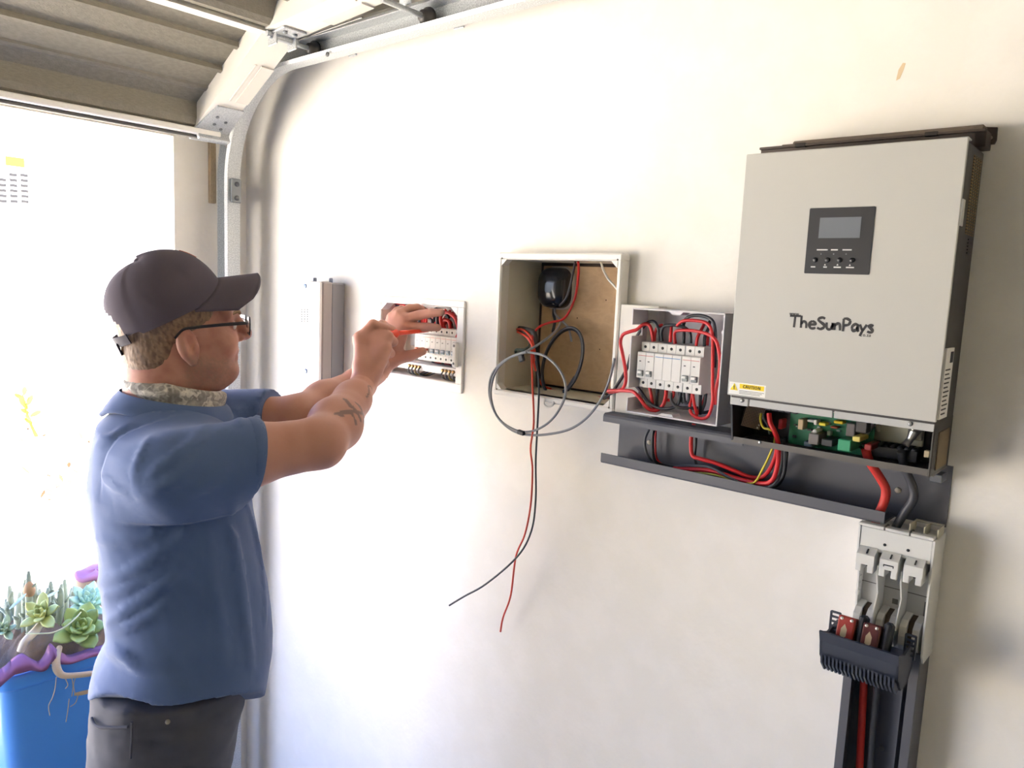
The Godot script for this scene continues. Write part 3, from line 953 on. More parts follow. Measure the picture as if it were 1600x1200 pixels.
	wire("grey_cable", "grey wire hanging inside the inverter bay behind the red cable", g, mat("6a6b68", 0.5), 0.002, zp(940, 640, 5.333, [[1345, 30, 0.062], [1355, 80, 0.062], [1385, 130, 0.06], [1400, 200, 0.05]]))
	wire("battery_cable", "thick red battery cable curving from the inverter down to the fuse switch", "battery cables", red2, 0.0066, [[1352, 700, 0.06], [1359, 722, 0.058], [1374, 745, 0.05], [1384, 765, 0.045], [1381, 785, 0.042], [1371, 808, 0.04], [1366, 830, 0.038]], 12)
	wire("battery_cable", "thick black battery cable curving from the inverter down to the fuse switch", "battery cables", mat("3e3f43", 0.5), 0.0062, [[1408, 705, 0.06], [1414, 732, 0.052], [1426, 760, 0.045], [1427, 780, 0.042], [1412, 803, 0.04], [1396, 830, 0.038]], 12)
	wire("battery_cable", "thick red battery cable running down the vertical trunking", "battery cables", red2, 0.0058, [[1352, 1010, 0.02], [1350, 1060, 0.022], [1347, 1120, 0.022], [1343, 1200, 0.022], [1336, 1330, 0.022]], 12)
	wire("battery_cable", "black battery cable running down the vertical trunking", "battery cables", mat("45474b", 0.5), 0.0052, [[1377, 1010, 0.02], [1372, 1060, 0.022], [1366, 1120, 0.022], [1360, 1200, 0.022], [1352, 1330, 0.022]], 12)

# ---------------------------------------------------------------- fuse switch
func build_fuse_switch() -> void:
	var wht := mat("d3d3cf", 0.5)
	var wht2 := mat("c4c4c0", 0.5)
	var x0 := -0.327
	var x1 := -0.224
	var fs := thing("fuse_switch", "white three-pole fuse switch with its dark lid hanging open", "fuse switch", Vector3(-0.275, 1.2, 0.0))
	var st := new_st()
	b2(st, Vector3(x0 + 0.003, 1.201, 0.003), Vector3(x1 - 0.003, 1.387, 0.03), 0.001)
	obj("base", st, wht2, fs)
	st = new_st()
	b2(st, Vector3(x0 + 0.003, 1.352, 0.0295), Vector3(x1 - 0.003, 1.3875, 0.0675), 0.0015)
	obj("top_cover", st, wht, fs)
	# top flange with slots and cable mouths
	st = new_st()
	b2(st, Vector3(x0 - 0.0005, 1.3882, 0.056), Vector3(x1 - 0.002, 1.3925, 0.0705), 0.001)
	obj("flange", st, wht, fs)
	for q in [-0.291, -0.257]:
		st = new_st()
		b2(st, Vector3(q - 0.0012, 1.388, 0.05), Vector3(q + 0.0012, 1.3933, 0.0706))
		obj("slot", st, mat("55544f", 0.7), fs)
	st = new_st()
	for w in [[-0.262, -0.2605], [-0.243, -0.2415], [-0.2255, -0.224]]:
		b2(st, Vector3(w[0], 1.386, 0.02), Vector3(w[1], 1.402, 0.056))
	b2(st, Vector3(-0.262, 1.400, 0.018), Vector3(x1, 1.402, 0.024))
	obj("cable_mouth", st, mat("bfbaa6", 0.6), fs)
	for x in [x0, x1 - 0.0025]:
		st = new_st()
		pr(st, Vector3(x, 0, 0), Vector3.BACK, Vector3.UP, Vector3.RIGHT, [Vector2(0.003, 1.2), Vector2(0.055, 1.2), Vector2(0.066, 1.215), Vector2(0.07, 1.26), Vector2(0.07, 1.388), Vector2(0.003, 1.388)] if x > -0.3 else [Vector2(0.003, 1.2), Vector2(0.04, 1.2), Vector2(0.045, 1.25), Vector2(0.052, 1.32), Vector2(0.068, 1.352), Vector2(0.068, 1.388), Vector2(0.003, 1.388)], 0.0025)
		obj("side_wall", st, wht, fs)
	st = new_st()
	for k in 4:
		b2(st, Vector3(x0 - 0.001, 1.272 + k * 0.0115, 0.036), Vector3(x0 + 0.004, 1.2805 + k * 0.0115, 0.047), 0.001)
	obj("side_clips", st, wht, fs)
	for q in [-0.289, -0.2575]:
		st = new_st()
		lathe(st, Vector3(q, 1.366, 0.0678), Vector3.BACK, [Vector2(0, 0), Vector2(0.0022, 0), Vector2(0.0022, 0.0006), Vector2(0, 0.0006)], 10)
		obj("hole", st, mat("2a2a2a", 0.8), fs)
	# three hoods with sloping tops
	var hx := [-0.310, -0.2775, -0.245]
	for i in 3:
		var x: float = hx[i]
		st = new_st()
		pr(st, Vector3(x - 0.0125, 0, 0), Vector3.BACK, Vector3.UP, Vector3.RIGHT, [Vector2(0.03, 1.357), Vector2(0.07, 1.3575), Vector2(0.083, 1.349), Vector2(0.083, 1.334), Vector2(0.03, 1.334)], 0.025)
		for s in [-1, 1]:
			b2(st, Vector3(x + s * 0.0125 - (0.0085 if s > 0 else 0.0), 1.3225, 0.05), Vector3(x + s * 0.0125 + (0.0 if s > 0 else 0.0085), 1.335, 0.083), 0.001)
		var hood := obj("contact_hood", st, wht, fs)
		st = new_st()
		bx(st, Vector3(x + 0.001, 1.3534, 0.0772), Vector3(0.002, 0.0012, 0.0085), 0, Basis(Vector3.RIGHT, 0.58))
		if i == 1:
			b2(st, Vector3(x - 0.007, 1.3405, 0.0828), Vector3(x + 0.007, 1.342, 0.0834))
			b2(st, Vector3(x - 0.007, 1.3385, 0.0828), Vector3(x - 0.0058, 1.342, 0.0834))
			b2(st, Vector3(x + 0.0058, 1.3385, 0.0828), Vector3(x + 0.007, 1.342, 0.0834))
		obj("slit", st, mat("2c2b2a", 0.8), hood)
		st = new_st()
		b2(st, Vector3(x - 0.004, 1.325, 0.035), Vector3(x + 0.004, 1.349, 0.06))
		obj("contact", st, mat("4a4138", 0.5, 0.3), hood)
		# lower clips either side of a dark contact
		for s in [-1, 1]:
			st = new_st()
			pr(st, Vector3(x + s * 0.0088 - 0.0047, 0, 0), Vector3.BACK, Vector3.UP, Vector3.RIGHT, [Vector2(0.03, 1.212), Vector2(0.055, 1.212), Vector2(0.064, 1.222), Vector2(0.066, 1.236), Vector2(0.064, 1.25), Vector2(0.054, 1.258), Vector2(0.03, 1.262)], 0.0094)
			obj("contact_clip", st, wht, fs)
		st = new_st()
		pr(st, Vector3(x - 0.0038, 0, 0), Vector3.BACK, Vector3.UP, Vector3.RIGHT, [Vector2(0.03, 1.21), Vector2(0.05, 1.21), Vector2(0.06, 1.235), Vector2(0.052, 1.256), Vector2(0.03, 1.26)], 0.0076)
		obj("contact", st, mat("4d3f2e", 0.5, 0.3), fs)
		st = new_st()
		b2(st, Vector3(x - 0.0155, 1.291, 0.0295), Vector3(x + 0.0155, 1.2922, 0.0305))
		b2(st, Vector3(x + 0.009, 1.262, 0.0295), Vector3(x + 0.0108, 1.284, 0.0305))
		if i == 1:
			b2(st, Vector3(x - 0.002, 1.268, 0.0295), Vector3(x + 0.006, 1.276, 0.0305))
		obj("joint", st, mat("6f6e6a", 0.8), fs)
	# partitions between the poles
	for q in [-0.2945, -0.262]:
		st = new_st()
		pr(st, Vector3(q, 0, 0), Vector3.BACK, Vector3.UP, Vector3.RIGHT, [Vector2(0.03, 1.24), Vector2(0.075, 1.245), Vector2(0.075, 1.262), Vector2(0.062, 1.29), Vector2(0.076, 1.32), Vector2(0.076, 1.335), Vector2(0.03, 1.335)], 0.002)
		obj("partition", st, wht, fs)
	# open lid: ribbed trough with two blade fuses
	var navy := mat("3a3e48", 0.45)
	var lid := obj("lid", lid_shape(), navy, fs)
	lid.set_meta("label", "dark grey ribbed lid hanging open with fuses")
	var la := Vector3(-0.3425, 0, 0)
	var lw := 0.107
	for k in 19:
		st = new_st()
		var x := la.x + 0.003 + k * (lw - 0.004) / 19
		pr(st, Vector3(x, 0, 0), Vector3.BACK, Vector3.UP, Vector3.RIGHT, [Vector2(0.115, 1.180), Vector2(0.143, 1.2005), Vector2(0.149, 1.208), Vector2(0.145, 1.1925), Vector2(0.128, 1.176)], 0.0027)
		obj("rib", st, navy, lid)
	for q in [[-0.318, "9b2f26"], [-0.2835, "5c2420"]]:
		var x: float = q[0]
		st = new_st()
		var fb := Basis(Vector3.RIGHT, -0.35)
		bx(st, Vector3(x, 1.236, 0.108), Vector3(0.024, 0.042, 0.022), 0.002, fb)
		var fuse := obj("fuse", st, mat(q[1], 0.45), lid)
		st = new_st()
		pr(st, Vector3(x - 0.0015, 1.234, 0.108) + fb * Vector3(0, 0, 0.0105), Vector3.RIGHT, fb.y, fb.z, [Vector2(-0.0042, -0.006), Vector2(0.0, -0.0095), Vector2(0.0042, -0.006), Vector2(0.0042, 0.004), Vector2(0.0, 0.0115), Vector2(-0.0042, 0.004)], 0.0012)
		obj("indicator_window", st, mat("cdb892", 0.5), fuse)
		for s in [-0.007, 0.007]:
			screw(fuse, Vector3(x + s, 1.236, 0.108) + fb * Vector3(0, 0.0165, 0.011), fb.z, 0.0024, mat("d8d4cc", 0.3, 0.6))
		st = new_st()
		bx(st, Vector3(x + 0.019, 1.240, 0.100), Vector3(0.011, 0.046, 0.026), 0.004, fb)
		obj("fuse_holder", st, mat("2b2e36", 0.5), lid)
	for q in [[-0.3385, 1.238, 0.098], [-0.2375, 1.232, 0.085]]:
		st = new_st()
		var o := Vector3(q[0], q[1], q[2])
		for s in [-1, 1]:
			bx(st, o + Vector3(s * 0.0065, 0, 0), Vector3(0.0028, 0.036, 0.004), 0.0006)
		for k in 5:
			bx(st, o + Vector3(0, -0.012 + k * 0.0073, 0), Vector3(0.014, 0.0026, 0.004), 0.0004)
		obj("vent_arm", st, navy, lid)

func lid_shape() -> SurfaceTool:
	var st := new_st()
	var L := -0.3425
	var w := 0.107
	# outer skin of the trough, thin walled
	var poly := [Vector2(0.070, 1.196), Vector2(0.085, 1.180), Vector2(0.118, 1.178), Vector2(0.143, 1.203), Vector2(0.148, 1.226), Vector2(0.155, 1.243), Vector2(0.151, 1.2435), Vector2(0.144, 1.228), Vector2(0.139, 1.206), Vector2(0.116, 1.182), Vector2(0.087, 1.184), Vector2(0.073, 1.199)]
	pr(st, Vector3(L, 0, 0), Vector3.BACK, Vector3.UP, Vector3.RIGHT, poly, w)
	for x in [L, L + w - 0.003]:
		pr(st, Vector3(x, 0, 0), Vector3.BACK, Vector3.UP, Vector3.RIGHT, [Vector2(0.070, 1.196), Vector2(0.085, 1.180), Vector2(0.118, 1.178), Vector2(0.143, 1.203), Vector2(0.148, 1.226), Vector2(0.154, 1.243), Vector2(0.12, 1.232), Vector2(0.075, 1.236)], 0.003)
	return st

# ---------------------------------------------------------------- breakers
func breaker(called: String, label: String, group: String, xc: float, yc: float, zb: float, zt: float, poles: int, pitch: float, o: Dictionary) -> Node3D:
	var w := pitch * poles
	var t := thing(called, label, "circuit breaker", Vector3(xc, yc - 0.042, zb), group)
	var body := mat(o.get("body", "dcdad4"), 0.45)
	var st := new_st()
	var zn: float = zt + o.get("nose", 0.012)
	var gap := 0.0006
	for k in poles:
		pr(st, Vector3(xc - w / 2 + k * pitch + gap / 2, yc, 0), Vector3.BACK, Vector3.UP, Vector3.RIGHT, [Vector2(zb, -0.041), Vector2(zt, -0.041), Vector2(zt + 0.001, -0.0395), Vector2(zt + 0.001, -0.024), Vector2(zn - 0.001, -0.0235), Vector2(zn, -0.0225), Vector2(zn, 0.0225), Vector2(zn - 0.001, 0.0235), Vector2(zt + 0.001, 0.024), Vector2(zt + 0.001, 0.0395), Vector2(zt, 0.041), Vector2(zb, 0.041)], pitch - gap)
	obj("body", st, body, t)
	for k in poles:
		var x := xc - w / 2 + (k + 0.5) * pitch
		for s in [-1, 1]:
			st = new_st()
			lathe(st, Vector3(x, yc + s * 0.0325, zt + 0.0006), Vector3.BACK, [Vector2(0, 0), Vector2(0.0027, 0), Vector2(0.0027, 0.0007), Vector2(0, 0.0007)], 10)
			obj("terminal_screw", st, mat("34332f", 0.6), t)
		if o.get("toggle", true):
			st = new_st()
			bx(st, Vector3(x, yc - 0.0145, zn + 0.001), Vector3(pitch * 0.62, 0.0105, 0.0035), 0.0008)
			obj("toggle", st, mat(o.get("toggle_colour", "8f938f"), 0.45), t)
			st = new_st()
			bx(st, Vector3(x, yc - 0.0125, zn + 0.003), Vector3(pitch * 0.5, 0.005, 0.006), 0.001)
			obj("lever", st, mat(o.get("lever_colour", "e4e4df"), 0.45), t)
			st = new_st()
			flat(st, Vector2(x - 0.004, yc + 0.006), Vector2(x - 0.0005, yc + 0.0078), zn)
			obj("print", st, mat("5a5a58", 0.7), t)
	if o.has("stripe"):
		st = new_st()
		flat(st, Vector2(xc - w / 2 + 0.002, yc + 0.0165), Vector2(xc + w / 2 - 0.002, yc + 0.0176), zn)
		obj("stripe", st, mat(o.stripe, 0.6), t)
	return t

# ---------------------------------------------------------------- isolator box
func build_isolator_box() -> void:
	var shell := mat("d9d6d8", 0.5)
	var x0 := -0.739
	var x1 := -0.561
	var y0 := 1.502
	var y1 := 1.690
	var bxn := thing("isolator_box", "white plastic breaker box without its lid between meter recess and inverter", "enclosure", Vector3(-0.65, 1.502, 0.0))
	var st := new_st()
	b2(st, Vector3(x0, y0, 0.002), Vector3(x1, y1, 0.005))
	obj("back", st, shell, bxn)
	var t := 0.0026
	st = new_st()
	b2(st, Vector3(x0, y1 - t, 0.004), Vector3(x1, y1, 0.08), 0.0006)
	obj("wall", st, shell, bxn)
	st = new_st()
	b2(st, Vector3(x0, y0, 0.004), Vector3(x1, y0 + t, 0.08), 0.0006)
	obj("wall", st, shell, bxn)
	st = new_st()
	b2(st, Vector3(x1 - t, y0, 0.004), Vector3(x1, y1, 0.08), 0.0006)
	obj("wall", st, shell, bxn)
	# left wall with two cable cut-outs
	st = new_st()
	for s in [[y0, 1.528, 0.08], [1.528, 1.546, 0.045], [1.546, 1.640, 0.08], [1.640, 1.660, 0.045], [1.660, y1, 0.08]]:
		b2(st, Vector3(x0, s[0], 0.004), Vector3(x0 + t, s[1], s[2]), 0.0004)
	obj("wall", st, shell, bxn)
	st = new_st()
	pr(st, Vector3(0, 0, 0.05), Vector3.RIGHT, Vector3.UP, Vector3.BACK, [Vector2(-0.669, y1 - t), Vector2(-0.64, y1 - t), Vector2(-0.645, y1 - 0.008), Vector2(-0.66, y1 - 0.008)], 0.026)
	pr(st, Vector3(0, 0, 0.05), Vector3.RIGHT, Vector3.UP, Vector3.BACK, [Vector2(-0.676, y0 + t), Vector2(-0.645, y0 + t), Vector2(-0.648, y0 + 0.007), Vector2(-0.668, y0 + 0.007)], 0.026)
	obj("clip_rib", st, shell, bxn)
	for q in [[1123, 519], [1117, 578]]:
		st = new_st()
		lathe(st, Vector3(x1 - 0.006, pz(q[0], q[1], 0.07).y, 0.02), Vector3.BACK, [Vector2(0, 0), Vector2(0.0036, 0), Vector2(0.0036, 0.05), Vector2(0.0018, 0.0505), Vector2(0, 0.05)], 12)
		obj("screw_post", st, shell, bxn)
	# plate behind the box, towards the meter recess
	st = new_st()
	b2(st, Vector3(-0.796, 1.489, 0.0), Vector3(-0.715, 1.694, 0.0295), 0.001)
	var strip := obj("backing_plate", st, mat("dedad0", 0.6), bxn)
	strip.set_meta("label", "white backing strip joining the box to the recess")
	# rail and devices
	st = new_st()
	b2(st, Vector3(x0 + 0.004, 1.573, 0.005), Vector3(x1 - 0.008, 1.606, 0.014), 0.001)
	tag(obj("mounting_rail", st, mat("b5b7b8", 0.35, 0.7)), "short metal rail holding breakers in the white breaker box", "rail")
	var zt := 0.058
	breaker("circuit_breaker", "two-pole white breaker at the cable cut-out end of the breaker box rail", "", -0.711, 1.589, 0.014, zt, 2, 0.0172, {"stripe": "c98a86"})
	breaker("surge_device", "wide white device with a blue line between the two breakers", "", -0.667, 1.589, 0.014, zt, 3, 0.0176, {"toggle": false, "stripe": "5d8fbd"})
	breaker("circuit_breaker", "two-pole white breaker beside the thick looping wires in the breaker box", "", -0.622, 1.589, 0.014, zt, 2, 0.0176, {"stripe": "c98a86"})
	# wires
	var red := mat("cb2226", 0.42)
	var blk := mat("2c2c30", 0.45)
	var gl := "wires inside the white breaker box"
	var rl := ["short red wire hooking over from the cut-out-end breaker's top terminal", "straight red wire rising from the wide device's first top terminal", "thick red wire making the big outer loop around the inverter-side breaker", "thin red wire arching from the wide device along the box wall", "red wire slanting back from the inverter-side breaker's top terminal", "red wire dropping from the cut-out-end breaker's bottom terminal", "short red wire curling under the wide device's bottom terminals", "red wire dropping from the inverter-side breaker through the box floor", "short red stub beside the inverter-side breaker's upper flank", "red wire slanting down behind the inverter-side breaker's lower flank"]
	var bl := ["black wire arched from the upper cut-out to the nearest breaker", "black wire bridging the two breakers above the wide device", "thick black wire looping over the box corner beside the inverter", "black wire rising straight behind the black bridging wire", "black wire rising behind the big red loop's upper corner", "long black wire sagging along the box floor from the lower cut-out", "black wire dropping straight from the cut-out-end breaker", "thin black wire curving from the wide device to the red loop's foot", "small black wire loop hanging under the wide device", "black wire dropping straight beside the big red loop's foot", "black wire bending aside at the floor beneath the inverter-side breaker", "short black wire slanting under the wide device"]
	var rw := 0.0029
	wire("red_wire", "red wire bulging out of the breaker box cut-out and back towards the meter recess", gl, red, 0.0033, zp(940, 460, 5, [[402, 368, 0.05], [392, 290, 0.05], [370, 240, 0.05], [325, 235, 0.052], [275, 275, 0.054], [225, 290, 0.056], [168, 315, 0.056], [148, 375, 0.054], [165, 470, 0.05], [185, 590, 0.046], [188, 680, 0.044], [165, 735, 0.042], [120, 757, 0.04], [60, 765, 0.03]]))
	wire("red_wire", "red wire entering the lower cut-out and dipping along the box floor", gl, red, 0.0034, zp(940, 460, 5, [[38, 752, 0.034], [110, 752, 0.042], [190, 752, 0.05], [250, 762, 0.056], [300, 815, 0.058], [345, 875, 0.056], [390, 905, 0.052], [440, 900, 0.05], [482, 860, 0.05], [500, 800, 0.05], [505, 740, 0.052]]))
	for pts in [
		[[412, 365, 0.046], [418, 300, 0.046], [440, 255, 0.044], [480, 238, 0.04]],
		[[535, 372, 0.05], [542, 300, 0.05], [545, 255, 0.04]],
		[[588, 245, 0.06], [640, 207, 0.062], [740, 205, 0.062], [825, 228, 0.062], [862, 300, 0.064], [868, 450, 0.066], [866, 700, 0.066], [868, 830, 0.064], [835, 945, 0.06], [770, 970, 0.056], [705, 935, 0.05], [690, 870, 0.048], [708, 770, 0.05]],
		[[575, 385, 0.05], [572, 300, 0.052], [625, 280, 0.054], [740, 287, 0.06], [845, 318, 0.064], [895, 365, 0.068], [915, 440, 0.07], [925, 520, 0.07], [915, 640, 0.068], [890, 760, 0.064], [885, 860, 0.06]],
		[[738, 402, 0.048], [752, 330, 0.046], [785, 265, 0.036], [800, 235, 0.02]],
		[[375, 720, 0.05], [388, 790, 0.05], [400, 860, 0.044], [420, 905, 0.03]],
		[[562, 755, 0.05], [560, 790, 0.05], [530, 825, 0.044], [500, 820, 0.036]],
		[[712, 765, 0.052], [722, 850, 0.052], [742, 935, 0.046], [730, 985, 0.04]],
		[[825, 400, 0.03], [830, 340, 0.028], [820, 290, 0.022]],
		[[820, 768, 0.03], [790, 850, 0.03], [750, 930, 0.03]]]:
		wire("red_wire", rl.pop_front(), gl, red, rw, zp(940, 460, 5, pts))
	for pts in [
		[[270, 335, 0.03], [310, 275, 0.04], [360, 222, 0.046], [405, 212, 0.048], [440, 260, 0.048], [452, 365, 0.046]],
		[[472, 368, 0.05], [468, 300, 0.05], [490, 250, 0.052], [560, 240, 0.052], [640, 255, 0.05], [690, 300, 0.048], [695, 382, 0.048]],
		[[655, 195, 0.05], [700, 168, 0.056], [790, 168, 0.06], [865, 205, 0.062], [888, 290, 0.06], [888, 430, 0.058], [884, 570, 0.054]],
		[[640, 385, 0.046], [645, 310, 0.044], [640, 240, 0.036], [660, 190, 0.03]],
		[[803, 405, 0.044], [806, 330, 0.04], [835, 265, 0.03], [845, 210, 0.02]],
		[[258, 708, 0.04], [305, 755, 0.05], [365, 840, 0.052], [440, 885, 0.052], [530, 892, 0.052], [598, 855, 0.05], [620, 765, 0.05]],
		[[437, 735, 0.048], [432, 800, 0.044], [430, 860, 0.036], [430, 920, 0.03]],
		[[548, 768, 0.052], [545, 830, 0.054], [590, 878, 0.054], [670, 888, 0.05], [755, 888, 0.044]],
		[[642, 768, 0.052], [648, 835, 0.052], [670, 845, 0.05], [684, 820, 0.05], [684, 772, 0.052]],
		[[772, 778, 0.046], [770, 860, 0.042], [772, 935, 0.036]],
		[[815, 775, 0.04], [805, 850, 0.038], [785, 920, 0.034], [845, 915, 0.03]],
		[[610, 765, 0.048], [615, 800, 0.046], [640, 850, 0.044]]]:
		wire("black_wire", bl.pop_front(), gl, blk, rw, zp(940, 460, 5, pts))
	wire("black_cable", "black cable passing behind the red wire from recess to breaker box", gl, blk, 0.0032, zp(940, 460, 5, [[228, 470, 0.036], [205, 560, 0.036], [165, 640, 0.036], [120, 710, 0.036], [75, 775, 0.03], [20, 815, 0.0]]))

# ---------------------------------------------------------------- recessed meter box
func build_meter_box() -> void:
	var cream := mat("d8d2bf", 0.55)
	var white := mat("ece9e1", 0.5)
	var x0 := -1.100
	var x1 := -0.809
	var y0 := 1.497
	var y1 := 1.774
	var zb := -0.105
	var mb := thing("meter_box", "cream recessed meter box frame with bare wooden back", "enclosure", Vector3(-0.955, 1.485, 0.0))
	var st := new_st()
	b2(st, Vector3(x0 - 0.002, y0, zb), Vector3(x0, y1, 0.026))
	obj("wall", st, cream, mb)
	st = new_st()
	b2(st, Vector3(x1, y0, zb), Vector3(x1 + 0.002, y1, 0.026))
	obj("wall", st, cream, mb)
	st = new_st()
	b2(st, Vector3(x0, y0 - 0.002, zb), Vector3(x1, y0, 0.026))
	obj("wall", st, cream, mb)
	st = new_st()
	b2(st, Vector3(x0, y1, zb), Vector3(x1, y1 + 0.002, 0.026))
	obj("wall", st, cream, mb)
	st = new_st()
	b2(st, Vector3(x0, y0, zb - 0.004), Vector3(x1, y1, zb))
	obj("back", st, mat("4a3d33", 0.8), mb)
	# rim, with chamfered corner gussets
	st = new_st()
	var ox0 := -1.110
	var ox1 := -0.7985
	var oy0 := 1.4845
	var oy1 := 1.789
	b2(st, Vector3(ox0, y1, 0.002), Vector3(ox1, oy1, 0.031), 0.003)
	b2(st, Vector3(ox0, oy0, 0.002), Vector3(ox1, y0, 0.031), 0.003)
	b2(st, Vector3(ox0, y0 - 0.004, 0.002), Vector3(x0, y1 + 0.004, 0.031), 0.003)
	b2(st, Vector3(x1, y0 - 0.004, 0.002), Vector3(ox1, y1 + 0.004, 0.031), 0.003)
	for q in [[x0, y0, 1, 1], [x1, y0, -1, 1], [x0, y1, 1, -1], [x1, y1, -1, -1]]:
		pr(st, Vector3(q[0], q[1], 0.012), Vector3.RIGHT, Vector3.UP, Vector3.BACK, [Vector2(0, 0), Vector2(0.014 * q[2], 0), Vector2(0, 0.013 * q[3])], 0.0185)
	obj("rim", st, white, mb)
	for q in [[-1.099, 1.4965], [-0.8085, 1.4955], [-1.099, 1.7765], [-0.8085, 1.7765]]:
		st = new_st()
		lathe(st, Vector3(q[0], q[1], 0.0308), Vector3.BACK, [Vector2(0, 0), Vector2(0.002, 0), Vector2(0.002, 0.0004), Vector2(0, 0.0004)], 10)
		obj("screw_hole", st, mat("6b675e", 0.8), mb)
	st = new_st()
	var hk := pz(858, 632, 0.03)
	tb(st, [hk + Vector3(-0.012, 0.012, 0), hk + Vector3(-0.011, 0.0, 0.003), hk + Vector3(0, -0.005, 0.004), hk + Vector3(0.011, 0.0, 0.003), hk + Vector3(0.012, 0.008, 0)], 0.0022, 8)
	obj("lid_hook", st, white, mb)
	# wooden back board
	st = new_st()
	b2(st, Vector3(-1.084, 1.503, zb), Vector3(-0.815, 1.767, -0.092), 0.001)
	var wood := tri_mat([[0.2, "b89a74"], [0.5, "c2a27c"], [0.8, "bb9c76"]], 0.012, Vector3(4, 7, 4), 0.75, 0.1, 0.1, 111)
	tag(obj("back_board", st, wood), "bare brown hardboard sheet lining the meter box recess", "board")
	for q in [[947, 469], [937, 546], [902, 497]]:
		st = new_st()
		lathe(st, pz(q[0], q[1], -0.092), Vector3.BACK, [Vector2(0, 0), Vector2(0.0016, 0), Vector2(0.0016, 0.0005), Vector2(0, 0.0005)], 8)
		tag(obj("nail_head", st, mat("6a5238", 0.7)), "small dark nail head in the brown back board", "nail", "nails in the back board")
	# black glossy rosette with clear edge
	var rc := pz(872, 450, -0.082)
	var ro := thing("cable_rosette", "glossy black rounded cover on the brown back board", "cover", rc + Vector3(0, -0.04, 0))
	st = new_st()
	var rings := []
	for p in [[0.92, -0.01], [1.0, -0.004], [1.0, 0.012], [0.96, 0.022], [0.84, 0.03], [0.6, 0.034], [0.25, 0.0355]]:
		var ring := PackedVector3Array()
		for q in rrect(0.076 * p[0], 0.087 * p[0], 0.026 * p[0], 6):
			ring.append(rc + Vector3(q.x, q.y, p[1]))
		rings.append(ring)
	loft(st, rings)
	obj("cover", st, mat("191a1f", 0.16), ro)
	st = new_st()
	rings = []
	for p in [[1.07, -0.01], [1.08, -0.002], [1.02, 0.002], [0.98, -0.003]]:
		var ring := PackedVector3Array()
		for q in rrect(0.076 * p[0], 0.087 * p[0], 0.027 * p[0], 6):
			ring.append(rc + Vector3(q.x, q.y, p[1]))
		rings.append(ring)
	loft(st, rings)
	obj("clear_edge", st, mat("b9b3a8", 0.3), ro)
	# wires: crop of the photograph at (740, 370), 3.635 times
	var k := 3.635
	var red := mat("c52a28", 0.42)
	var orange := mat("d2402a", 0.45)
	var blk := mat("2f3034", 0.45)
	var gry := mat("8b8e92", 0.45)
	var drk := mat("3a3c40", 0.45)
	wire("red_wire", "red wire running down from the top of the meter box and across to the bundle", "wires in the meter box", red, 0.0026, zp(740, 370, k, [[594, 138, 0.0], [596, 210, -0.03], [580, 330, -0.06], [545, 420, -0.06], [505, 470, -0.055], [440, 485, -0.04], [375, 510, -0.02], [338, 555, 0.0], [330, 600, 0.01]]))
	wire("black_wire", "black wire hanging beside the red wire over the rosette", "wires in the meter box", blk, 0.0026, zp(740, 370, k, [[578, 138, -0.01], [565, 200, -0.03], [548, 280, -0.04], [525, 350, -0.04], [490, 390, -0.05]]))
	wire("black_wire", "short black wire below the rosette", "wires in the meter box", blk, 0.0034, zp(740, 370, k, [[458, 395, -0.085], [455, 440, -0.082], [462, 480, -0.075], [450, 540, -0.06]]))
	wire("grey_wire", "short grey stripped cable hanging below the rosette", "wires in the meter box", gry, 0.0024, zp(740, 370, k, [[460, 400, -0.08], [465, 440, -0.075], [505, 480, -0.07], [540, 520, -0.068], [556, 595, -0.066]]))
	wire("white_wire", "pale cable curving from the upper corner of the meter box", "wires in the meter box", mat("d6d3ca", 0.5), 0.0024, zp(740, 370, k, [[722, 140, -0.03], [738, 190, -0.05], [765, 240, -0.06], [800, 280, -0.05], [825, 310, -0.03]]))
	# black coil of three turns
	var coil := []
	for i in 44:
		var a := TAU * i / 14.0 + 0.6
		var wob := 1.0 + 0.07 * sin(i * 0.45) + 0.002 * (i - 20)
		coil.append([510.0 + 108.0 * wob * cos(a) + 38.0 * sin(a) * -1.0, 700.0 + 190.0 * wob * sin(a) - 10.0 * cos(a), -0.075 + 0.0009 * i])
	var co := obj("cable_coil", wire_mesh(zp(740, 370, k, coil), 0.0027), drk)
	tag(co, "coil of black cable leaning on the brown back board", "cable")
	# dark bundle going into the left wall
	wire("black_cable", "black cable bundle entering the left side of the meter box", "wires in the meter box", mat("33332f", 0.6), 0.0056, zp(740, 370, k, [[245, 520, -0.045], [290, 525, -0.02], [345, 550, -0.002], [352, 640, -0.01], [365, 760, -0.04], [370, 850, -0.07], [395, 890, -0.085]]), 10)
	wire("orange_wire", "orange-red wire from the left side of the meter box down the bundle", "wires in the meter box", orange, 0.0026, zp(740, 370, k, [[245, 525, -0.03], [285, 530, -0.01], [325, 570, 0.006], [345, 640, 0.004], [352, 700, -0.02], [380, 830, -0.06], [440, 865, -0.07]]))
	wire("orange_wire", "second orange-red wire twisted into the bundle at the left side", "wires in the meter box", orange, 0.0026, zp(740, 370, k, [[250, 540, -0.02], [290, 560, 0.002], [320, 590, 0.01], [338, 640, 0.012], [340, 700, 0.0], [352, 760, -0.02]]))
	wire("green_wire", "dark green wire inside the bundle at the left side", "wires in the meter box", mat("3c4a3c", 0.6), 0.0028, zp(740, 370, k, [[255, 535, -0.03], [300, 570, -0.015], [320, 610, -0.004], [290, 640, 0.006], [245, 640, 0.002], [238, 655, -0.02]]))
	wire("black_cable", "black cable along the floor of the meter box", "wires in the meter box", blk, 0.0042, zp(740, 370, k, [[395, 880, -0.08], [470, 885, -0.08], [600, 905, -0.08], [720, 918, -0.075], [775, 910, -0.05]]))
